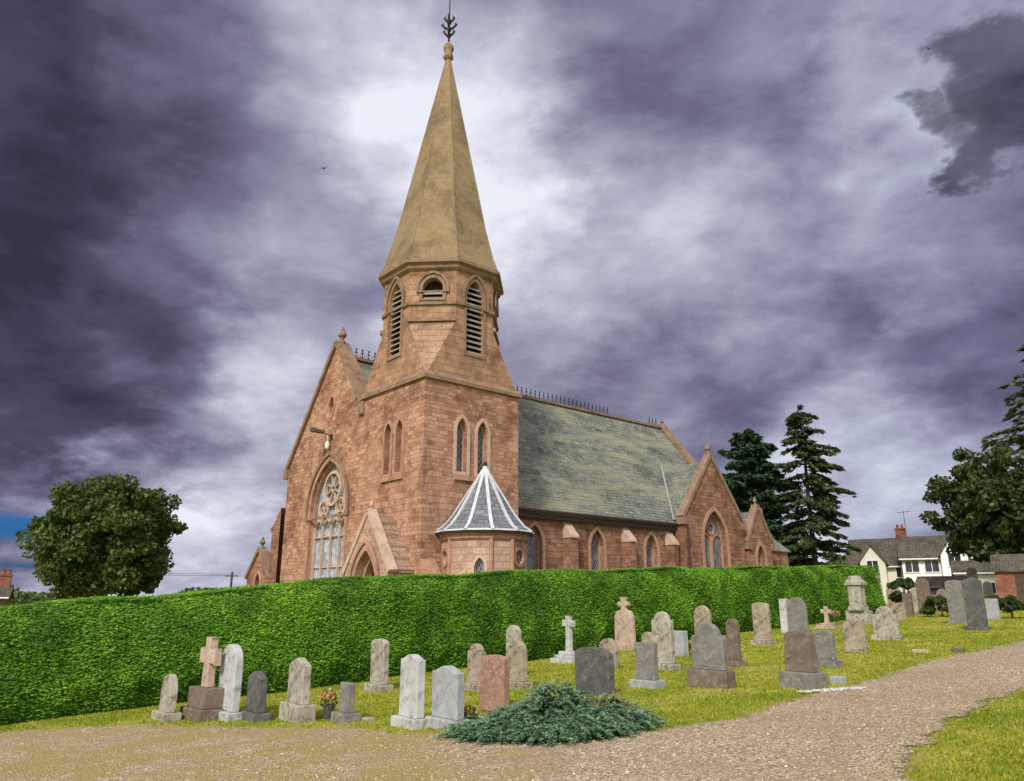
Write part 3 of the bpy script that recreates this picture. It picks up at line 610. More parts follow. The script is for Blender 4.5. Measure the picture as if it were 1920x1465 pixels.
for i in range(4):
    c = 7.25-1.14+i*.76; ring(mb, plL, arch(c,4.35,4.55,.32,.5), arch(c,4.3,4.55,.375,.59), d0+.02, d1)
for c in (7.25-.76, 7.25+.76):
    ring(mb, plL, circ(c,5.55,.34,18), circ(c,5.55,.43,18), d0, d1)
    for k in range(3):
        a = R(90+120*k); ring(mb, plL, circ(c+.14*math.cos(a),5.55+.14*math.sin(a),.13,10), circ(c+.14*math.cos(a),5.55+.14*math.sin(a),.165,10), d0+.03, d1)
ring(mb, plL, circ(7.25,6.42,.66,28), circ(7.25,6.42,.78,28), d0-.04, d1)
for k in range(8):
    a = R(45*k+22.5); c2, s2 = math.cos(a), math.sin(a)
    bar2(mb, plL, (7.25+.16*c2,6.42+.16*s2), (7.25+.67*c2,6.42+.67*s2), .04, d0+.02, d1)
ring(mb, plL, circ(7.25,6.42,.12,14), circ(7.25,6.42,.17,14), d0+.02, d1)
mb.box(d0+.06,d1,7.25-1.52,7.25+1.52,3.0,3.06)
mb.build('tracery', M['trim_pale'], ww)
mb = MB(); glassfill(mb, plL, circ(7.25,6.42,.68,28), .312, 0); mb.build('rose_glass', M['glass_blue'], ww)
mb = MB()
mb.add([(-.2,11.55,-.6),(.6,11.55,-.6),(.6,12.4,-.6),(-.2,12.4,-.6),(-.2,11.55,5.9),(.6,11.55,5.9),(.6,12.4,5.05),(-.2,12.4,5.05)], [(0,3,7,4),(1,2,6,5),(2,3,7,6),(4,5,6,7)])
mb.box(-.25,.65,12.28,12.5,4.82,5.02)
mb.build('buttress', M['sand_dark'], church)
mb = MB(); plW = Plane((.0,0,0),(0,1,0),(1,0,0)); wh = arch(14.05,1.0,2.4,.3,.5)
wall(mb, plW, [(12.75,-1),(15.4,-1),(15.4,2.75),(14.1,4.05),(12.75,2.75)], [wh], .3); mb.poly([(.0,15.4,-1),(4.5,15.4,-1),(4.5,15.4,2.75),(.0,15.4,2.75)])
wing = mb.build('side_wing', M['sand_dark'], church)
mb = MB(); mb.beam((.1,15.5,2.7),(.1,14.1,4.12),(1,0,0),.4,.16); mb.beam((.1,12.7,2.7),(.1,14.1,4.12),(1,0,0),.4,.16); mb.build('gable_coping', M['coping'], wing)
finial(wing, .1, 14.1, 4.1, .6); lancet(wing, plW, 14.05, 1.0, 2.4, .3, .5)
mb = MB(); mb.poly([(.3,15.5,2.65),(4.5,15.5,2.65),(4.5,14.1,4.02),(.3,14.1,4.02)]); mb.poly([(.3,12.6,2.65),(4.5,12.6,2.65),(4.5,14.1,4.02),(.3,14.1,4.02)]); mb.build('wing_roof', M['slate'], wing)
# --- nave
Bw = 2.0; plN = Plane((0,Bw,0),(1,0,0),(0,1,0)); nw = [7.5, 11.6, 15.7]; nh = [arch(c,2.0,4.05,.48,.85) for c in nw]
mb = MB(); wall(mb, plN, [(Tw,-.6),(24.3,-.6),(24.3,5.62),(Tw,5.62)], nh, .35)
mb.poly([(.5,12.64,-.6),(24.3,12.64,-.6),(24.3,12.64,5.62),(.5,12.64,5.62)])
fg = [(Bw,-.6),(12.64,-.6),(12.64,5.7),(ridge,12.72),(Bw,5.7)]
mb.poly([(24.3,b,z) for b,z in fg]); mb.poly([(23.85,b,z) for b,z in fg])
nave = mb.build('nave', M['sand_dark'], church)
for c in nw: lancet(nave, plN, c, 2.0, 4.05, .48, .85, .33, .16)
mb = MB()
for sg in (-1, 1):
    e = (ridge+sg*(ridge-1.72)); vs = []
    for a in (.5, 23.9):
        vs += [(a, e, 5.55), (a, ridge, zr), (a, ridge, zr-.2), (a, e, 5.38)]
    mb.add(vs, [(0,1,5,4),(3,7,6,2),(0,4,7,3),(0,3,2,1),(4,5,6,7)])
roof = mb.build('nave_roof', M['slate'], church)
mb = MB(); mb.tube([(Tw,1.62,5.5),(17.5,1.62,5.5)], .075, 8); mb.box(Tw+.001,17.55,1.75,1.997,5.18,5.36); mb.build('gutter', M['gutter'], roof)
mb = MB(); mb.beam((.6,ridge,zr+.03),(23.9,ridge,zr+.03),(0,1,0),.34,.14); mb.build('ridge_tiles', M['coping'], roof)
mb = MB()
def crest(a):
    z = zr+.1
    mb.box(a-.016,a+.016,ridge-.016,ridge+.016,z,z+.44)
    mb.box(a-.08,a+.08,ridge-.016,ridge+.016,z+.25,z+.29); mb.box(a-.035,a+.035,ridge-.016,ridge+.016,z+.39,z+.47)
    for s_ in (-1,1): mb.tube([(a,ridge,z+.05),(a+s_*.11,ridge,z+.12),(a+s_*.13,ridge,z+.22)], .012, 4)
a = 1.0
while a < 23.6:
    if not (18.7 < a < 22.6): crest(a)
    a += .34
mb.box(.9,18.7,ridge-.015,ridge+.015,zr+.13,zr+.16); mb.box(22.6,23.6,ridge-.015,ridge+.015,zr+.13,zr+.16)
mb.build('ridge_cresting', M['iron'], roof)
mb = MB(); mb.beam((24.1,1.75,5.75),(24.1,ridge,12.85),(1,0,0),.6,.2); mb.beam((24.1,12.9,5.75),(24.1,ridge,12.85),(1,0,0),.6,.2); mb.build('gable_coping', M['coping'], nave)
finial(nave, 24.1, ridge, 12.8, .5)
def buttress(a, w=.46, out=.5, z=4.4):
    b0 = Bw-.003; mb = MB(); x0, x1 = a-w/2, a+w/2
    mb.add([(x0,b0-out,-.6),(x1,b0-out,-.6),(x1,b0,-.6),(x0,b0,-.6),(x0,b0-out,z),(x1,b0-out,z),(x1,b0,z),(x0,b0,z)], [(0,1,5,4),(1,2,6,5),(3,0,4,7)])
    o = mb.build('buttress', M['sand_dark'], church)
    m2 = MB(); m2.add([(x0-.03,b0-out-.05,z+.001),(x1+.03,b0-out-.05,z+.001),(x1+.03,b0,z+.001),(x0-.03,b0,z+.001),(x0-.03,b0-out-.05,z+.1),(x1+.03,b0-out-.05,z+.1),(x1+.03,b0,z+.75),(x0-.03,b0,z+.75)], [(0,1,2,3),(0,1,5,4),(1,2,6,5),(3,0,4,7),(4,5,6,7)])
    m2.build('buttress_cap', M['trim_pale'], o)
buttress(9.55); buttress(13.65); buttress(17.1, .42, .5)
# --- transept
def sidegable(name, a0, a1, bf, apex, eave, back, win, mat='sand_dark', cop=.2, fin=.7):
    ac = (a0+a1)/2; pl = Plane((0,bf,0),(1,0,0),(0,1,0)); mb = MB(); w = arch(*win)
    wall(mb, pl, [(a0,-.6),(a1,-.6),(a1,eave),(ac,apex),(a0,eave)], [w], .4)
    mb.poly([(a0,bf,-.6),(a0,back,-.6),(a0,back,eave),(a0,bf,eave)]); mb.poly([(a1,bf,-.6),(a1,back,-.6),(a1,back,eave),(a1,bf,eave)])
    g = mb.build(name, M[mat], church)
    mb = MB(); zc = apex+.1
    mb.beam((a0-.12,bf+.12,eave-.02),(ac,bf+.12,zc),(0,1,0),.42,cop); mb.beam((a1+.12,bf+.12,eave-.02),(ac,bf+.12,zc),(0,1,0),.42,cop)
    mb.box(a0-.16,a0+.16,bf-.13,bf+.36,eave-.4,eave-.02); mb.box(a1-.16,a1+.16,bf-.13,bf+.36,eave-.4,eave-.02)
    mb.build('gable_coping', M['coping'], g); finial(g, ac, bf+.12, zc, fin)
    mb = MB(); o = .1
    mb.poly([(a0-o,bf+.3,eave-.15),(a0-o,back,eave-.15),(ac,back,apex-.25),(ac,bf+.3,apex-.25)]); mb.poly([(a1+o,bf+.3,eave-.15),(a1+o,back,eave-.15),(ac,back,apex-.25),(ac,bf+.3,apex-.25)])
    mb.build('side_roof', M['slate'], g)
    lancet(g, pl, *win, depth=.38, wd=.2, mull=True)
    return g
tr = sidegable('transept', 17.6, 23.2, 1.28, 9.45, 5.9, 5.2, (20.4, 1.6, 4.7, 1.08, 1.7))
mb = MB(); mb.beam((17.52,1.86,5.76),(20.38,4.72,9.40),(1,-1,0),.09,.07); mb.build('valley_flashing', M['lead_dull'], tr)
mb = MB(); mb.tube([(17.85,1.2,5.5),(17.85,1.2,-.5)], .05, 8); mb.build('downpipe', M['gutter'], tr)
sidegable('organ_gable', 23.65, 26.2, 1.3, 6.95, 4.85, 6.0, (24.92, 1.8, 3.9, .42, .8), fin=.5)
mb = MB(); mb.box(24.31,29.2,4,11,-.6,5.2); mb.box(26.22,29.2,2.0,6,-.6,4.55); mb.box(27.2,27.7,2.6,3.1,5.2,7.2)
vest = mb.build('vestry', M['sand_dark'], church)
mb = MB(); mb.add([(26.1,1.85,4.5),(29.4,1.85,4.5),(29.4,6.2,4.5),(26.1,6.2,4.5),(27.0,3.9,6.6),(28.2,3.9,6.6)], [(0,1,5,4),(1,2,5),(2,3,4,5),(3,0,4)])
mb.add([(24.31,3.9,5.2),(29.3,3.9,5.2),(29.3,11.1,5.2),(24.31,11.1,5.2),(24.31,7.4,8.6),(28,7.4,8.6)], [(0,1,5,4),(1,2,5),(2,3,4,5)])
mb.build('vestry_roof', M['slate'], vest)
# --- porch
pa, pb, ph = -1.06, 1.95, 1.5; plP = Plane((pa,0,0),(0,1,0),(1,0,0)); dr = arch(pb,-.5,2.1,.78,1.35,11)
mb = MB(); wall(mb, plP, [(pb-ph,-.6),(pb+ph,-.6),(pb+ph,2.75),(pb,4.85),(pb-ph,2.75)], [dr], .95)
for s_ in (-1,1): mb.poly([(pa,pb+s_*ph,-.6),(-.003,pb+s_*ph,-.6),(-.003,pb+s_*ph,2.75),(pa,pb+s_*ph,2.75)])
porch = mb.build('porch', M['turret'], church)
mb = MB()
for s_ in (-1,1):
    for i in range(5):
        t0, t1 = i/5, (i+1)/5
        q = lambda t, dz: (pb+s_*(ph+.12)*(1-t), 2.62+(4.8-2.62)*t+dz)
        (b0, z0), (b1, z1) = q(t0,.12), q(t1,.03)
        mb.add([(pa+.2,b0,z0),(-.004,b0,z0),(-.004,b1,z1),(pa+.2,b1,z1),(pa+.2,b0,z0-.14),(-.004,b0,z0-.14)], [(0,1,2,3),(0,1,5,4)])
mb.build('porch_roof', M['slab_roof'], porch)
mb = MB(); mb.beam((pa+.12,pb-ph-.14,2.66),(pa+.12,pb,4.93),(1,0,0),.36,.17); mb.beam((pa+.12,pb+ph+.14,2.66),(pa+.12,pb,4.93),(1,0,0),.36,.17); mb.build('gable_coping', M['trim_pale'], porch)
finial(porch, pa+.12, pb, 4.9, .42, 'trim_pale')
mb = MB(); ring(mb, plP, dr, arch(pb,-.55,2.1,.96,1.58,11), -.06, 0)
ring(mb, plP, arch(pb,-.5,2.1,.64,1.15,11), dr, .3, .6); ring(mb, plP, arch(pb,1.9,2.1,.99,1.62,11), arch(pb,1.85,2.1,1.08,1.76,11), -.12, -.062)
mb.build('door_surround', M['trim'], porch)
mb = MB(); glassfill(mb, plP, dr, .93, 0); bar2(mb, plP, (pb,-.5), (pb,3.3), .03, .9, .92); mb.build('door', M['door'], porch)
# --- stair turret (twelve sided, bell-cast roof)
tcx, tcy, tr_ = 2.3, -.85, 1.54; NT = 12; ht = math.pi/NT; tv = tr_*math.tan(ht); kt = 1/math.cos(ht); mb = MB(); tl = []; tcn = Vector((tcx,tcy,0))
for k in range(NT):
    th = R(15+30*k); nr = Vector((math.cos(th), math.sin(th), 0)); u = Vector((-math.sin(th), math.cos(th), 0)); pl = Plane(tcn+nr*tr_, u, -nr); tl.append(pl)
    hole = []
    if k in (7,10): hole = [arch(0,1.6,2.75,.19,.36)]
    elif k in (5,9): hole = [circ(0,3.15,.25,18)]
    wall(mb, pl, [(-tv,-.6),(tv,-.6),(tv,4.0),(-tv,4.0)], hole, .22)
tur = mb.build('stair_turret', M['turret'], church)
for k in (7,10): lancet(tur, tl[k], 0, 1.6, 2.75, .19, .36, .2, .09, trim='trim_pale')
for k in (5,9):
    mb = MB(); lp = circ(0,3.15,.25,18); ring(mb, tl[k], lp, circ(0,3.15,.36,18), -.05, 0); glassfill(mb, tl[k], lp, .1 if k == 5 else .2, 1)
    if k == 9:
        for q in range(4):
            aa = R(45+90*q); ring(mb, tl[k], circ(.11*math.cos(aa),3.15+.11*math.sin(aa),.085,10), circ(.11*math.cos(aa),3.15+.11*math.sin(aa),.125,10), .06, .18)
    mb.build('round_window', [M['trim'], M['turret'] if k == 5 else M['void']], tur)
mb = MB()
for k in (6,8,9):
    t = R(30*k); x, y = tcx+tr_*kt*math.cos(t), tcy+tr_*kt*math.sin(t)
    mb.tube([(x,y,-.6),(x,y,3.8)], .08, 8)
mb.lathe([((tr_+.02)*kt,3.72),((tr_+.1)*kt,3.8),((tr_+.1)*kt,3.9),((tr_+.16)*kt,4.0)], NT, (tcx,tcy))
mb.lathe([((tr_+.12)*kt,-.6),((tr_+.12)*kt,1.25),((tr_+.015)*kt,1.4)], NT, (tcx,tcy))
mb.build('turret_moulding', M['trim'], tur)
mb = MB(); mb.lathe([((tr_+.12)*kt,3.98),((tr_+.26)*kt,3.97),((tr_+.30)*kt,4.05)], NT, (tcx,tcy)); mb.build('turret_gutter', M['gutter'], tur)
rp = [(tr_+.29,4.06),(tr_-.02,4.27),(tr_-.34,4.66),(.09,6.45)]
mb = MB(); mb.lathe([(r*kt,z) for r,z in rp], NT, (tcx,tcy)); trf = mb.build('turret_roof', M['slate_dark'], tur)
mb = MB()
for k in range(NT):
    t = R(30*k); f = lambda r, z: Vector((tcx+r*kt*math.cos(t), tcy+r*kt*math.sin(t), z)); sd = (-math.sin(t), math.cos(t), 0)
    for (r0, z0), (r1, z1) in zip(rp[:-1], rp[1:]): mb.beam(f(r0,z0+.03), f(r1,z1+.03), sd, .12, .05)
mb.lathe([((tr_+.305)*kt,4.055),((tr_+.25)*kt,4.115)], NT, (tcx,tcy))
mb.lathe([(.34,5.98),(.2,6.36),(.1,6.52),(.07,6.62)], NT, (tcx,tcy)); mb.build('lead_hips', M['lead'], trf)
mb = MB(); mb.lathe([(.05,6.6),(.1,6.66),(.1,6.72),(.03,6.8)], 8, (tcx,tcy)); mb.build('turret_finial', M['iron'], trf)
# --- floodlight on the gable
fl = empty('wall_lamp', (0,0,0), label='floodlight on a bracket high on the church gable above the west window', cat='lamp')
def ch(a, b, z): return (P0[0]+NA[0]*a-NA[1]*b, P0[1]+NA[1]*a+NA[0]*b, z)
fl.location = ch(0,7.3,8.72); fl.rotation_euler = (0,0,ANG)
mb = MB(); mb.box(-.05,-.002,-.1,.1,-.12,.12); mb.tube([(-.03,0,0),(-.2,0,.1),(-.5,0,.15)], .025, 6); mb.build('bracket', M['iron'], fl)
mb = MB(); mb.add([(-.4,-.13,.22),(-.4,.13,.22),(-1.05,.16,.30),(-1.05,-.16,.30),(-.4,-.11,.10),(-.4,.11,.10),(-1.0,.14,.12),(-1.0,-.14,.12)], [(0,1,2,3),(4,5,6,7),(0,1,5,4),(1,2,6,5),(2,3,7,6),(3,0,4,7)]); mb.build('lamp_head', M['g_dark'], fl, bevel=.02)
mb = MB(); mb.lathe([(.03,-.58),(.08,-.52),(.105,-.42),(.09,-.3),(.05,-.22)], 12, (-.2,0)); mb.tube([(-.2,0,-.22),(-.2,0,.09)], .016, 6); mb.build('lamp_globe', M['lampglass'], fl, True)
# ------------------------------------------------------------------ gravestones
TH = -R(48.9)
def outline(kind, w, h):
    a = w/2
    if kind == 'round': n = 14; r = min(a, h*.5); return [(-a,0),(a,0)]+[(a*math.cos(math.pi*i/n), h-r+r*math.sin(math.pi*i/n)) for i in range(n+1)]
    if kind == 'segment': n = 10; return [(-a,0),(a,0)]+[(a*math.cos(math.pi*i/n), h-.3*a+.3*a*math.sin(math.pi*i/n)) for i in range(n+1)]
    if kind == 'taper': n = 10; b = a*.84; return [(-a,0),(a,0)]+[(b*math.cos(math.pi*i/n), h-.38*b+.38*b*math.sin(math.pi*i/n)) for i in range(n+1)]
    if kind == 'gothic': return [(q[0], q[1]) for q in arch(0, 0, h-a*1.1, a, a*1.1, 8)]
    if kind == 'shoulder': n = 10; b = a*.72; return [(-a,0),(a,0),(a,h-b-.04),(a*.92,h-b+.02),(b,h-b)]+[(b*math.cos(math.pi*i/n), h-b+b*math.sin(math.pi*i/n)) for i in range(1,n)]+[(-b,h-b),(-a*.92,h-b+.02),(-a,h-b-.04)]
    if kind == 'peak': return [(-a,0),(a,0),(a,h-a*.35),(0,h),(-a,h-a*.35)]
    if kind == 'flat': return [(-a,0),(a,0),(a*.97,h-.02),(a*.9,h),(-a*.9,h),(-a*.97,h-.02)]
    if kind == 'ogee': n = 14; return [(-a,0),(a,0)]+[(a-2*a*i/n, h-.14*w+.14*w*(.5-.5*math.cos(2*math.pi*i/n))) for i in range(n+1)]
    if kind == 'cross':
        t = w*.17; zc = h-w*.5; f = t*1.35
        return [(-t*1.2,0),(t*1.2,0),(t,zc-t),(a-.03,zc-t),(a,zc-f),(a,zc+f),(a-.03,zc+t),(t,zc+t),(t,h-.03),(f,h),(-f,h),(-t,h-.03),(-t,zc+t),(-a+.03,zc+t),(-a,zc+f),(-a,zc-f),(-a+.03,zc-t),(-t,zc-t)]
    if kind == 'crosstop':
        b = a*.55; t = a*.2; z = h*.70
        return [(-a,0),(a,0),(a*.94,z*.85),(a*.75,z),(b*.5,z+.05),(t,z+.1),(t,h-b*1.3),(b,h-b*1.25),(b,h-b*.7),(t,h-b*.65),(t*1.5,h),(-t*1.5,h),(-t,h-b*.65),(-b,h-b*.7),(-b,h-b*1.25),(-t,h-b*1.3),(-t,z+.1),(-b*.5,z+.05),(-a*.75,z),(-a*.94,z*.85)]
def gravestone(px, pb, pt, wpx, kind, mat, label, base='', rot=0.0, th=.13, tilt=0.0, cat='gravestone', pm=None, name='gravestone'):
    x, y, z = onground(px, pb-2); r, s = rs(px, pt); H = EYE+s*y-z
    depth = y*CP+(z+H*.5-EYE)*SP; mW = wpx*depth/F
    a = TH+rot; vx = Vector((x, y)).normalized(); lat = Vector((vx.y, -vx.x))
    cx = abs(Vector((math.cos(a), math.sin(a))).dot(lat)); cy = abs(Vector((-math.sin(a), math.cos(a))).dot(lat))
    th = min(th, .45*mW/max(cy,.1)); w = max(.26, min(1.2, (mW-th*cy)/max(cx,.25)))
    root = empty(name, (x, y, z), a, label=label, cat=cat, group='gravestones in the churchyard')
    hp = 0
    if base != 'none':
        hp = {'':.13, 'tall':.38, 'big':.27, 'steps':.22}[base]*(H if base in ('tall','big','steps') else 1.0)
        hp = min(hp, .4*H); m = MB(); e = .075
        if base in ('steps','tall'):
            k = 3 if base == 'steps' else 2; ww_ = max(w, .34)
            for i in range(k):
                g = (k-1-i)*.085+.05; q = hp/k
                if base == 'tall': g = (.13,.05)[i]
                m.box(-ww_/2-g, ww_/2+g, -th/2-g-.06, th/2+g+.06, (-.15 if i == 0 else hp*(.35 if base=='tall' else i/k)+.001), hp*((.35,1)[i] if base=='tall' else (i+1)/k))
        else: m.box(-w/2-e, w/2+e, -th/2-e*1.2, th/2+e*1.2, -.15, hp)
        m.build('plinth', M[pm or mat], root, bevel=.014)
    m = MB()
    if kind == 'pedestal':
        q = w*.36; m.box(-q,q,-q,q,hp,hp+(H-hp)*.12); q2 = q*.85; m.box(-q2,q2,-q2,q2,hp+(H-hp)*.121,H*.80); m.build('shaft', M[mat], root, bevel=.015)
        m = MB(); q3 = q*1.12; m.box(-q3,q3,-q3,q3,H*.801,H*.86); m.add([(-q3,-q3,H*.861),(q3,-q3,H*.861),(q3,q3,H*.861),(-q3,q3,H*.861),(-q*.7,-q*.7,H*.93),(q*.7,-q*.7,H*.93),(q*.7,q*.7,H*.93),(-q*.7,q*.7,H*.93),(-q*.6,-q*.6,H),(q*.6,-q*.6,H),(q*.6,q*.6,H),(-q*.6,q*.6,H)], [(0,1,2,3),(0,1,5,4),(1,2,6,5),(2,3,7,6),(3,0,4,7),(4,5,9,8),(5,6,10,9),(6,7,11,10),(7,4,8,11),(8,9,10,11)])
        m.build('cap', M[mat], root, bevel=.012)
    else:
        pts = [(p[0], -th/2, p[1]) for p in outline(kind, w, H-hp)]
        m.prism(pts, (0,0,hp+.001), (0,th,hp+.001)); o = m.build('slab' if kind != 'cross' else 'cross', M[mat], root, bevel=min(.014, th*.12))
        if kind not in ('cross','crosstop') and mat not in ('g_pink',):
            wi, hi = w*.76, (H-hp)*.84
            inn = outline(kind, wi*.94, hi*.96); out = outline(kind, wi, hi)
            if kind in ('round','segment','gothic','shoulder') and len(inn) == len(out):
                m = MB(); pl = Plane((0,-th/2,hp+(H-hp)*.07),(1,0,0),(0,1,0)); ring(m, pl, [(p[0],p[1]+hi*.02) for p in inn], out, -.008, .002); m.build('border', M[mat], root)
    root.rotation_euler = (R(tilt), R(tilt*.6), a)
    return root
S = [
 (311,1352,1264,30,'gothic','g_pale','small pale pointed gravestone at the left end of the front row',''),
 (382,1350,1195,40,'cross','g_rose','pink sandstone cross on a tall dark plinth at the left by the hedge','tall'),
 (425,1350,1208,42,'round','g_white','tall narrow white round topped gravestone just right of the pink cross',''),
 (477,1352,1258,37,'peak','g_dark','short dark grey gravestone just right of the tall white one on the left',''),
 (556,1353,1233,42,'peak','g_pale','cream gravestone with slanted top just left of the flower vase','big'),
 (648,1355,1280,30,'flat','g_grey','smallest worn grey stump of a gravestone just right of the flower vase',''),
 (710,1297,1198,35,'segment','g_pale','tall mottled gravestone standing alone against the hedge, left of the white marble one',''),
 (770,1365,1227,48,'ogee','g_white','bright white marble gravestone, left of the front pair beside the juniper',''),
 (839,1367,1248,62,'ogee','g_lgrey','broad light grey granite gravestone, right of the front pair beside the juniper',''),
 (893,1297,1207,36,'shoulder','g_beige','beige gravestone partly behind the rough pink granite slab',''),
 (927,1337,1228,56,'segment','g_pink','rough pink granite gravestone without a base left of the juniper','none'),
 (963,1272,1172,30,'round','g_pale','tall pale round topped gravestone behind another pale stone, right of the pink slab',''),
 (970,1293,1200,38,'gothic','g_beige','mottled beige gravestone in front of the tall pale one, right of the pink slab',''),
 (1068,1243,1155,26,'cross','g_white','white stone cross on three steps in front of the hedge','steps'),
 (1116,1306,1213,74,'segment','g_dark','dark slate gravestone leaning behind the spreading juniper','none'),
 (1143,1257,1197,38,'round','g_beige','small brown gravestone just right of the leaning dark slate one','none'),
 (1173,1221,1120,40,'crosstop','g_rose','pinkish gravestone topped by a small carved cross against the hedge',''),
 (1214,1291,1205,44,'flat','g_grey','square topped grey gravestone on a pale base, right of the juniper','', 'g_lgrey'),
 (1216,1228,1185,26,'round','g_beige','small brown gravestone half hidden between the carved cross top and the tall pale stone','none'),
 (1246,1258,1147,42,'shoulder','g_pale','tall pale shouldered gravestone in the middle, behind the square topped grey one',''),
 (1278,1233,1183,28,'flat','g_lgrey','small bluish grey upright gravestone just right of the tall pale shouldered one','none'),
 (1320,1203,1135,33,'gothic','g_beige','brown pointed gravestone near the hedge, behind the broad arched one','none'),
 (1334,1291,1168,66,'shoulder','g_grey','broad arched grey gravestone on a heavy brown base in the middle','big','g_brown'),
 (1379,1252,1160,26,'round','g_brown','narrow brown gravestone just right of the broad arched one',''),
 (1368,1180,1117,25,'flat','g_pale','tall pale pillar like gravestone near the hedge, left of the paired stones',''),
 (1432,1212,1130,33,'segment','g_beige','beige round shouldered gravestone standing alone right of the narrow brown one',''),
 (1474,1190,1123,15,'flat','g_white','thin bright white gravestone touching the grey arched one near the hedge','none'),
 (1498,1190,1120,37,'round','g_grey','grey arched gravestone right of the thin white one near the hedge','none'),
 (1507,1291,1182,62,'taper','g_brown','large brown grey tapering gravestone on a heavy base beside the white chippings','big','g_grey'),
 (1550,1252,1182,40,'segment','g_grey','grey gravestone half behind the large tapering brown one by the path',''),
 (1552,1180,1137,20,'cross','g_rose','little pink cross on steps near the far end of the hedge','steps'),
 (1613,1172,1080,38,'pedestal','g_pale','tall pale square pedestal monument with a moulded cap at the hedge end','big'),
 (1606,1226,1160,42,'round','g_beige','plain round topped beige gravestone in front of the pedestal monument','none'),
 (1642,1150,1103,20,'round','g_grey','slim grey gravestone just right of the pedestal monument','none'),
 (1664,1202,1137,44,'shoulder','g_pale','pale shouldered gravestone on a base, right of the plain beige one',''),
 (1679,1148,1096,24,'round','g_beige','far beige gravestone left of the brown ones before the houses','none'),
 (1706,1158,1112,18,'flat','g_brown','low brown block gravestone in the far row before the dark shed','none'),
 (1737,1155,1085,24,'gothic','g_brown','tall brown pointed gravestone in the far row before the dark shed',''),
 (1772,1150,1104,20,'round','g_grey','small grey round topped gravestone in the far row by the green shrub','none'),
 (1720,1152,1102,15,'round','g_pale','slender pale gravestone squeezed between the two brown far ones','none'),
 (1692,1168,1130,17,'segment','g_beige','short beige gravestone standing in front of the far row, left of the green shrub','none'),
 (1800,1172,1088,32,'segment','g_grey','grey broad gravestone on the right, left of the dark pointed one',''),
 (1835,1184,1083,34,'peak','g_dark','dark gravestone with a pointed top nearest the right end of the path',''),
 (1863,1164,1123,25,'flat','g_lgrey','small bluish white gravestone at the right beside the dark pointed one','none'),
 (1832,1142,1064,18,'round','g_pale','tall pale gravestone rising behind the dark pointed one on the right','none'),
 (1857,1135,1090,16,'gothic','g_grey','far grey pointed gravestone before the brick outbuilding','none'),
]
for i, t in enumerate(S):
    px, pb, pt, w, kd, mt, lb, bs = t[:8]; pm = t[8] if len(t) > 8 else ('g_brown' if bs == 'tall' else None)
    gravestone(px, pb, pt, w, kd, mt, lb, bs, rot=random.uniform(-.09,.09), th=(.22 if kd == 'flat' and w < 35 else .24 if kd == 'taper' else .14), tilt=(3 if 'leaning' in lb else random.uniform(-1.3,1.3)), pm=pm,
               cat=('cross' if kd == 'cross' else 'monument' if kd == 'pedestal' else 'gravestone'), name=('stone_cross' if kd == 'cross' else 'monument' if kd == 'pedestal' else 'gravestone'))
def block(px, py, w, d, h, mat, label, name='stone_block', cat='stone'):
    x, y, z = onground(px, py); mb = MB(); mb.box(-w/2,w/2,-d/2,d/2,-.05,h); o = mb.build(name, M[mat], None, bevel=.015, loc=(x,y,z)); o.rotation_euler = (0,0,TH); props(o, label, cat)
block(1572,1283,.22,.2,.13,'g_lgrey','small pale stone block on the white chippings by the path')
block(1728,1224,.36,.16,.07,'g_rose','low pinkish grave marker lying in the grass on the right','grave_marker','marker')
block(1797,1224,.24,.18,.09,'g_dark','low dark grave marker lying in the grass near the path','grave_marker','marker')
block(690,1352,.2,.14,.05,'g_beige','low flat marker in the grass right of the smallest grey stump','grave_marker','marker')
x, y, z = onground(1560, 1297); n = 1000; rr = np.sqrt(RNG.random(n)); aa = RNG.random(n)*6.283; X = x+.6*rr*np.cos(aa); Y = y+.16*rr*np.sin(aa)+.06*np.cos(aa)
P = np.stack([X, Y, gz(X, Y)+.026], -1); U = unit(rdir(n)*np.array([1,1,.4]))*.018; V = unit(np.cross(U, rdir(n)+np.array([0,0,1.])))*.014
o = quads('chippings', P, U, V, M['chips']); props(o, 'strip of pale stone chippings along the foot of the large tapering gravestone', 'chippings', kind='stuff')
def flowers(px, py, h, label, n=60, vase=True, spread=.13):
    x, y, z = onground(px, py); root = empty('flower_vase' if vase else 'flowers', (x,y,z), label=label, cat='flowers')
    if vase: mb = MB(); mb.lathe([(.06,0),(.09,.02),(.085,.14),(.11,.2),(.1,.21),(.08,.16)], 12); mb.build('vase', M['g_dark'], root, True)
    mb = MB()
    for i in range(9): a = i*.7; mb.tube([(0,0,.05),(spread*.5*math.cos(a),spread*.5*math.sin(a),h*.7),(spread*math.cos(a),spread*math.sin(a),h)], .004, 4)
    mb.build('stem', M['paleleaf'], root)
    P = rdir(n)*spread*np.array([1,1,.7])+np.array([0,0,h]); U = rdir(n); V = unit(np.cross(U, rdir(n))); s_ = .018+.015*RNG.random(n)
    quads('petals', P, U*s_[:,None], V*s_[:,None], M['petal'], root)
    P = rdir(n)*spread*np.array([1,1,.8])+np.array([0,0,h*.7]); U = rdir(n); V = unit(np.cross(U, rdir(n)))
    quads('leaves', P, U*.035, V*.014, M['oak'], root)
flowers(615,1348,.36,'faded flowers in a dark vase between the cream and smallest grey stones', 90)
flowers(880,1356,.14,'low cream and yellow flowers at the foot of the light grey stone', 90, False, .12)
flowers(1293,1228,.3,'small bunch of flowers beside the bluish grey gravestone', 60, False, .1)
flowers(1570,1178,.55,'reddish flowers beside the little pink cross', 90, False, .16)
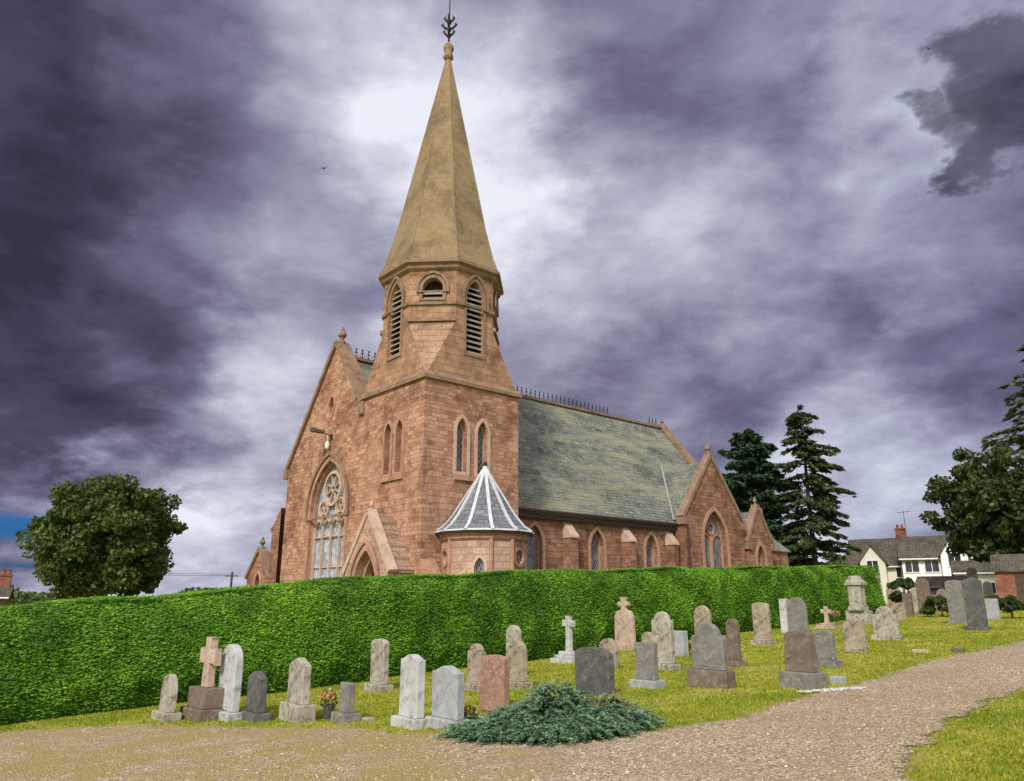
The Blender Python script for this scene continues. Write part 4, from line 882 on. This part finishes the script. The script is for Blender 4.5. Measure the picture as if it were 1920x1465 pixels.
# ------------------------------------------------------------------ juniper
def juniper():
    x, y, z = onground(1040, 1372); root = empty('juniper_bush', (x,y,z), label='low spreading blue green juniper bush at the edge of the gravel', cat='bush')
    lob = [(.0,.1,.62,.38),(-.74,-.1,.55,.15),(.62,0,.56,.26),(.2,-.4,.60,.18),(-.38,.2,.52,.26),(.86,.05,.42,.19),(-.5,-.35,.5,.13),(.08,.42,.42,.52),(.74,.38,.38,.33),(-1.02,-.15,.38,.09),(-.1,-.62,.42,.09),(.55,-.45,.42,.12),(1.02,-.12,.3,.09),(-.85,-.38,.35,.08)]
    def hh(X, Y):
        q = np.zeros_like(X)
        for a, b, r, hgt in lob: q = np.maximum(q, hgt*np.clip(1-((X-a)**2+((Y-b)*1.2)**2)/r**2, 0, 1)**.75)
        return q
    g = 44; xs = np.linspace(-1.6,1.6,g); ys = np.linspace(-1.2,1.1,g); X, Y = np.meshgrid(xs, ys, indexing='ij'); Hh = hh(X, Y)*.65; Z = np.where(Hh > .02, Hh, -.1)+gz(X+x, Y+y)-z
    idx = np.arange(g*g).reshape(g,g); f = np.stack([idx[:-1,:-1],idx[1:,:-1],idx[1:,1:],idx[:-1,1:]],-1).reshape(-1,4)
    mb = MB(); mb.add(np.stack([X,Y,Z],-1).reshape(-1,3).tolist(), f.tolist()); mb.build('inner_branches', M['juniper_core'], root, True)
    Pl, Ul, Vl, Pd, Ud, Vd = [], [], [], [], [], []; cnt = 0
    while cnt < 1150:
        a, b = random.uniform(-1.5,1.4), random.uniform(-1.1,1); q = float(hh(np.array(a), np.array(b)))
        if q < .02: continue
        cnt += 1
        e = .04; gx = (float(hh(np.array(a+e),np.array(b)))-q)/e; gy = (float(hh(np.array(a),np.array(b+e)))-q)/e
        od = Vector((-gx+a*.3, -gy+b*.35-.15)); od = od.normalized() if od.length > .05 else Vector((random.uniform(-1,1), random.uniform(-1,1))).normalized()
        od.rotate(Matrix.Rotation(random.gauss(0,.55), 2)); L = random.uniform(.16,.36)
        p0 = Vector((a, b, q*random.uniform(.75,1.0)+float(gz(a+x,b+y))-z)); risev = random.uniform(.2,.75)
        dry = (.25 < a < 1.0 and b > .05 and random.random() < .55); side = Vector((-od.y, od.x, 0)); n = 18
        for i in range(n):
            t = (i+.5)/n; c = p0+Vector((od.x, od.y, 0))*(L*t)+Vector((0,0,L*(risev*t-.6*t*t)))+Vector((0,0,.02))
            for sg in (-1, 1):
                dv = (Vector((od.x, od.y, .15))*.9+side*sg*.8+Vector((random.gauss(0,.28),random.gauss(0,.28),random.gauss(.12,.3)))).normalized(); l = .034*(1.3-.9*t)*random.uniform(.7,1.3)
                nn = dv.cross(Vector((random.gauss(0,.4),random.gauss(0,.4)-.5,1))).normalized()
                A = (Pd, Ud, Vd) if dry else (Pl, Ul, Vl)
                A[0].append(c+dv*l*.8); A[1].append(dv*l); A[2].append(nn*l*.34)
    quads('foliage', np.array(Pl), np.array(Ul), np.array(Vl), M['juniper'], root); quads('dry_sprays', np.array(Pd), np.array(Ud), np.array(Vd), M['juniper_dry'], root)
juniper()
# ------------------------------------------------------------------ trees
def spot(px, Y, yc=1.025): x = (px-960)/F/yc*Y; return x, Y, float(gz(x, Y))
def broadleaf(px, Y, rx, rz, zc, leaf, label, mat, nclump=130, per=230, trunk=.4, name='broadleaf_tree', group=None, rag=.10, csz=.15, low=-.75):
    x, y, z = spot(px, Y); root = empty(name, (x,y,z), label=label, cat='tree' if name.endswith('tree') else 'bush', group=group); c = np.array([0,0,zc-z])
    mb = MB(); top = zc-z; mb.tube([(0,0,-.3),(.05,0,top*.4),(0,.1,top+rz*.3)], [trunk,trunk*.75,trunk*.25], 9)
    d = rdir(nclump); d[:,2] = np.where(d[:,2] < low, -d[:,2], d[:,2]); rad = .45+.52*RNG.random(nclump)**.6
    cen = d*rad[:,None]*np.array([rx,rx,rz])*(1+rag*np.clip(RNG.normal(size=(nclump,1)),-1.6,1.3))
    for i in range(0, nclump, 6):
        e = cen[i]*.8+c; mb.tube([(0,0,top*.45+.2*(i%5)),(e[0]*.45,e[1]*.45,top*.55+(e[2]-top)*.4+.3),tuple(e)], [trunk*.35,trunk*.2,.03], 5)
    mb.build('trunk', M['bark'], root)
    k = np.repeat(np.arange(nclump), per); cr = (csz+csz*.85*RNG.random(nclump))*rx; n = len(k)
    P = cen[k]+c+rdir(n)*(RNG.random(n)**.45)[:,None]*cr[k][:,None]*np.array([1,1,.75])
    U = unit(rdir(n)+.35*d[k]); V = unit(np.cross(U, rdir(n))); L = leaf*(.6+.8*RNG.random(n))
    quads('crown', P, U*L[:,None], V*(L*.6)[:,None], M[mat], root)
broadleaf(200, 60, 5.0, 4.6, 6.1, .18, 'large round broadleaf tree standing alone at the left beyond the hedge', 'oak', 260, 220, .45, rag=.09, csz=.14, low=-.95)
broadleaf(1905, 46, 3.7, 3.3, 6.9, .15, 'dark broadleaf tree at the right edge beside the white house', 'darkleaf', 150, 170, .3, rag=.2, csz=.13, low=-.95)
def conifer(px, Y, ztop, rad, z0, label, mat, dens=1.0, droop=.35, levels=34, card=.3, jit=.35, taper=.75, trunk=.28, yc=1.0, dome=False, nbr=(4,6)):
    x, y, z = spot(px, Y, yc); root = empty('conifer_tree', (x,y,z), label=label, cat='tree'); H = ztop-z
    mb = MB(); mb.tube([(0,0,-.3),(0,0,H*.5),(.05,0,H)], [trunk,trunk*.65,.03], 9); Pa, Ua, Va = [], [], []
    for k in range(levels):
        t = k/(levels-1); zz = (z0-z)+(H*.985-(z0-z))*t
        r0 = rad*(math.sqrt(max(0,1-t**3.2))*.95+.08) if dome else rad*((1-t)**taper*.95+.05)
        if t < .15: r0 *= .7+2*t
        nb = random.randint(*nbr); kk = random.uniform(.78,1.12)
        for j in range(nb):
            a = random.random()*6.283; r = r0*kk*random.uniform(1-jit,1+jit*.45); ca, sa = math.cos(a), math.sin(a); z_ = zz+random.uniform(-.25,.25)
            rise = random.uniform(.0,.25)+(.35*t if dome else 0)
            pt = lambda s: np.array([ca*r*s, sa*r*s, z_+r*(rise*s-droop*s*s)])
            mb.tube([tuple(pt(0)), tuple(pt(.5)), tuple(pt(1))], [.05*(1-t)+.02,.03,.01], 4, cap=False)
            n = max(6, int(dens*26*r)); s = .18+.82*RNG.random(n)**.8; wd = .22*r*(1.15-s)+.12
            lat = RNG.normal(size=n)*wd*.6; P = np.array([pt(q) for q in s])+np.stack([-sa*lat, ca*lat, -np.abs(RNG.normal(size=n))*.14*(.5+r*.15)-.25*np.abs(lat)], -1)
            U = unit(np.stack([ca-sa*np.sign(lat)*.7, sa+ca*np.sign(lat)*.7, -.25-.3*RNG.random(n)], -1)+.35*RNG.normal(size=(n,3))); V = unit(np.cross(U, np.array([0,0,1.0])+.5*RNG.normal(size=(n,3))))
            L = card*(.55+.7*RNG.random(n)); Pa.append(P); Ua.append(U*L[:,None]); Va.append(V*(L*.38)[:,None])
    mb.build('trunk', M['bark'], root); quads('crown', np.concatenate(Pa), np.concatenate(Ua), np.concatenate(Va), M[mat], root)
conifer(1410, 70, 17.0, 3.3, 2.4, 'dense dark conifer just right of the church transept, the left of a pair', 'spruce', 2.7, .15, 50, .33, .35, .42, dome=True, nbr=(5,7))
conifer(1515, 68, 18.9, 4.0, 3.6, 'tall open conifer with drooping branches, the right of a pair behind the church', 'fir', 2.2, .28, 31, .31, .5, .36, nbr=(4,6))
conifer(1990, 50, 19.5, 6.0, 6.0, 'tall sparse conifer reaching into the picture at the right edge above the dark tree', 'fir', .8, .25, 24, .28, .45, .7, .35)
for i, (px, Y, r, zc, lb) in enumerate([(1560,105,3.0,4.0,'pale green bush at the foot of the tall open conifer'),(1582,100,3.0,5.2,'pale green leafy tree left of the houses, taller than the bush beside it'),(1604,112,2.8,4.4,'low pale green bush touching the left house gable')]):
    broadleaf(px, Y, r, r*.75, zc, .22, lb, 'paleleaf', 40, 130, .2, 'bush', 'pale bushes left of the houses')
broadleaf(1690, 44, 1.0, .7, 2.0, .1, 'dark green shrub behind the far gravestones at the hedge end', 'darkleaf', 30, 130, .06, 'shrub')
broadleaf(1752, 37, .9, .38, 1.35, .07, 'low green shrub among the far gravestones on the right', 'oak', 30, 130, .05, 'shrub')
broadleaf(1880, 33, .7, .4, 1.4, .07, 'dark low shrub right of the bluish white gravestone', 'darkleaf', 24, 120, .05, 'shrub')
def treeline():
    n = 26000; a = RNG.random(n)*2.6-1.3; Y = 330+40*RNG.random(n); x = np.tan(np.clip(a,-1.2,1.2)*.85)*Y; h = 4.5+2.5*np.sin(x*.045)+1.6*np.sin(x*.13+1)+1.2*np.sin(x*.31)
    z = gz(x, Y)+h*RNG.random(n)**.7; P = np.stack([x,Y,z],-1); U = rdir(n)*1.1; V = unit(np.cross(U, rdir(n)))*.8
    o = quads('tree_line', P, U, V, M['oak']); props(o, 'far off line of trees along the horizon', 'trees', kind='stuff')
treeline()
# ------------------------------------------------------------------ houses, shed, walls
def house(px, Y, L, D, eave, rdg, rot, wallm, label, wins, chim=(), door=None, gablebay=None, name='house', aerial=False, baymat='cream_wall'):
    x, y, z = spot(px, Y); root = empty(name, (x,y,z), rot, label=label, cat='house'); e, r = eave-z, rdg-z
    mb = MB(); mb.box(-L/2,L/2,0,D,-1,e); mb.poly([(-L/2,0,e),(-L/2,D,e),(-L/2,D/2,r-.1)]); mb.poly([(L/2,0,e),(L/2,D,e),(L/2,D/2,r-.1)]); mb.build('wall', M[wallm], root)
    mb = MB(); k = (r-e)/(D/2); o = .35
    for s_ in (0, 1):
        y0 = -o if s_ == 0 else D+o; vs = []
        for xx in (-L/2-.25, L/2+.25): vs += [(xx,y0,e-o*k),(xx,D/2,r),(xx,D/2,r-.16),(xx,y0,e-o*k-.16)]
        mb.add(vs, [(0,1,5,4),(3,7,6,2),(0,4,7,3),(0,3,2,1),(4,5,6,7)])
    rf = mb.build('roof', M['house_roof'], root)
    mb = MB(); mb.tube([(-L/2-.2,-o-.06,e-o*k-.05),(L/2+.2,-o-.06,e-o*k-.05)], .07, 6); mb.build('gutter', M['white_paint'], rf)
    for cx in chim:
        mb = MB(); mb.box(cx-.4,cx+.4,D/2-.35,D/2+.35,r-.5,r+.75); mb.box(cx-.46,cx+.46,D/2-.41,D/2+.41,r+.751,r+.88)
        for q in (-.2,.2): mb.lathe([(.13,r+.88),(.11,r+1.2),(.13,r+1.25)], 8, (cx+q,D/2))
        mb.build('chimney', M['brick'], rf)
        if aerial:
            mb = MB(); mb.tube([(cx+.5,D/2,r+.2),(cx+.5,D/2,r+2.6)], .025, 5); mb.tube([(cx-.1,D/2,r+2.4),(cx+1.1,D/2,r+2.5)], .02, 5)
            for q in range(5): mb.tube([(cx+q*.25,D/2-.25,r+2.42+q*.02),(cx+q*.25,D/2+.25,r+2.42+q*.02)], .012, 4)
            mb.build('aerial', M['iron'], rf)
    def win(xc, zc, w, h, yf=0):
        mb = MB(); f = .08
        mb.box(xc-w/2-f,xc+w/2+f,yf-.05,yf-.003,zc+h/2,zc+h/2+f); mb.box(xc-w/2-f,xc+w/2+f,yf-.09,yf-.003,zc-h/2-f,zc-h/2); mb.box(xc-w/2-f,xc-w/2,yf-.05,yf-.003,zc-h/2+.001,zc+h/2-.001); mb.box(xc+w/2,xc+w/2+f,yf-.05,yf-.003,zc-h/2+.001,zc+h/2-.001); mb.box(xc-.03,xc+.03,yf-.045,yf-.003,zc-h/2+.001,zc+h/2-.001)
        fr = mb.build('window', M['white_paint'], root); mb = MB(); mb.box(xc-w/2,xc+w/2,yf-.02,yf-.004,zc-h/2,zc+h/2); mb.build('pane', M['pane'], fr)
    for q in wins: win(*q)
    if door: mb = MB(); mb.box(door-.45,door+.45,-.05,-.004,-.5,2.0); mb.build('door', M['timber'], root)
    if gablebay:
        gx, gw, gd, ge, gr = gablebay; mb = MB(); mb.box(gx-gw/2,gx+gw/2,-gd,-.01,-1,ge); mb.poly([(gx-gw/2,-gd,ge),(gx+gw/2,-gd,ge),(gx,-gd,gr-.08)]); mb.build('gable_bay', M[baymat], root)
        mb = MB()
        for s_ in (-1,1): mb.add([(gx+s_*(gw/2+.25),-gd-.2,ge-.25*(gr-ge)/(gw/2)),(gx,-gd-.2,gr),(gx,D*.4,gr),(gx+s_*(gw/2+.25),D*.4,ge-.25*(gr-ge)/(gw/2))], [(0,1,2,3)])
        mb.build('bay_roof', M['house_roof'], root); win(gx, ge-.5, .95, 1.15, -gd)
    return root
house(1652, 74, 6.0, 5.5, 4.9, 7.4, -.62, 'cream_wall', 'cream gabled house with grey roof left of the white house', [(1.7,2.9,.9,1.1)], (1.6,), None, (-.6,2.2,.8,3.8,5.3), aerial=True)
house(1768, 70, 6.6, 6, 5.4, 7.4, -.5, 'white_wall', 'white rendered house with dark windows and long grey roof at right', [(-2.5,3.2,1.1,1.0),(-.9,3.2,1.1,1.0),(2.6,3.2,.9,1.0),(-1.4,1.2,1.2,1.0),(2.5,1.2,1.0,1.0)], (2.4,), .4, (.95,2.1,.7,4.2,5.8), baymat='white_wall')
house(1838, 62, 3.6, 4, 3.8, 4.7, -.5, 'white_wall', 'low white single storey cottage before the white house at right', [(-.8,1.2,.9,.8),(.8,1.2,.9,.8)])
def shed(px, Y, L, D, eave, rdg, rot, label, wm, rm, name, cat):
    x, y, z = spot(px, Y); root = empty(name, (x,y,z), rot, label=label, cat=cat); e, r = eave-z, rdg-z
    mb = MB(); mb.box(-L/2,L/2,0,D,-1,e); mb.poly([(-L/2,0,e),(-L/2,D,e),(-L/2,D/2,r-.05)]); mb.poly([(L/2,0,e),(L/2,D,e),(L/2,D/2,r-.05)]); mb.build('wall', M[wm], root)
    mb = MB()
    for y0 in (-.2, D+.2): mb.add([(-L/2-.15,y0,e-.1),(L/2+.15,y0,e-.1),(L/2+.15,D/2,r),(-L/2-.15,D/2,r)], [(0,1,2,3)])
    mb.build('roof', M[rm], root); mb = MB(); mb.box(-.4,.4,-.04,-.003,-.3,e-.25); mb.build('door', M['timber'], root)
shed(1757, 52, 2.9, 2.4, 2.45, 3.15, -.7, 'low dark timber shed with slate roof before the white house', 'timber', 'house_roof', 'shed', 'shed')
shed(1915, 42, 2.6, 3, 3.2, 4.1, -.6, 'red brick outbuilding at the right edge under the dark tree', 'brick', 'house_roof', 'outbuilding', 'outbuilding')
def stonewall(p, q, h, mat, label):
    x0, y0, z0 = spot(*p); x1, y1, z1 = spot(*q); mb = MB(); z = min(z0, z1)
    mb.beam((0,0,h/2-.2),(x1-x0,y1-y0,h/2-.2),(y1-y0,-(x1-x0),0),.4,h); o = mb.build('stone_wall', M[mat], None, loc=(x0,y0,z)); props(o, label, 'wall')
    mb = MB(); mb.beam((0,0,h-.15),(x1-x0,y1-y0,h-.15),(y1-y0,-(x1-x0),0),.5,.1); mb.build('wall_coping', M['coping'], o)
stonewall((1672,50),(1900,44),1.0,'rubble','low brown rubble boundary wall behind the far gravestones')
house(-14, 62, 2.6, 4, 1.9, 2.7, .5, 'rubble', 'stone house with brick chimney just peeping over the hedge at the left edge', [], (.9,))
x, y, z = spot(437, 85); pole = empty('utility_pole', (x,y,z), label='distant utility pole above the hedge left of the church', cat='pole')
mb = MB(); mb.tube([(0,0,-.5),(0,0,4.45-z)], [.16,.12], 8); mb.build('post', M['timber'], pole); mb = MB(); mb.box(-.7,.7,-.06,.06,3.95-z,4.07-z); mb.build('crossarm', M['timber'], pole)
for i, dz in enumerate((0, .28)):
    pts = []
    for k in range(17):
        t = k/16; px = -220+(437+220)*t; X, Y2, _ = spot(px, 85-15*(1-t)); pts.append((X, Y2, 4.05+.55*(1-t)+dz*.6-2.0*t*(1-t)*.45))
    mb = MB(); mb.tube(pts, .02, 5); o = mb.build('overhead_wire', M['iron']); props(o, ('lower' if i == 0 else 'upper')+' overhead wire crossing the sky at the left above the hedge', 'wire')
def bird(px, py, Y, rz, bank, label, sc_=1.0):
    r, s = rs(px, py); b = MB()
    b.tube([(-.17,0,0),(-.1,0,.0),(0,0,.01),(.09,0,.012),(.14,0,.02),(.175,0,.012)], [.012,.03,.045,.035,.026,.004], 8)
    for sg in (-1, 1):
        b.add([(.07,sg*.03,.02),(-.05,sg*.03,.015),(-.07,sg*.17,.06),(.05,sg*.19,.075),(-.06,sg*.37,.03),(.0,sg*.30,.06)], [(0,1,2,3),(3,2,4,5)])
    b.add([(-.15,.015,0),(-.15,-.015,0),(-.28,-.05,0),(-.28,.05,0)], [(0,1,2,3)])
    o = b.build('bird', M['iron'], None, loc=(r*Y, Y, EYE+s*Y)); o.rotation_euler = (R(bank), R(10), rz); o.scale = (sc_,)*3; props(o, label, 'bird', 'birds in flight')
bird(608, 316, 42, R(-40), 35, 'small dark bird flying left of the spire', 1.0)
bird(1740, 92, 45, R(60), 50, 'small dark bird flying high at the upper right', .65)
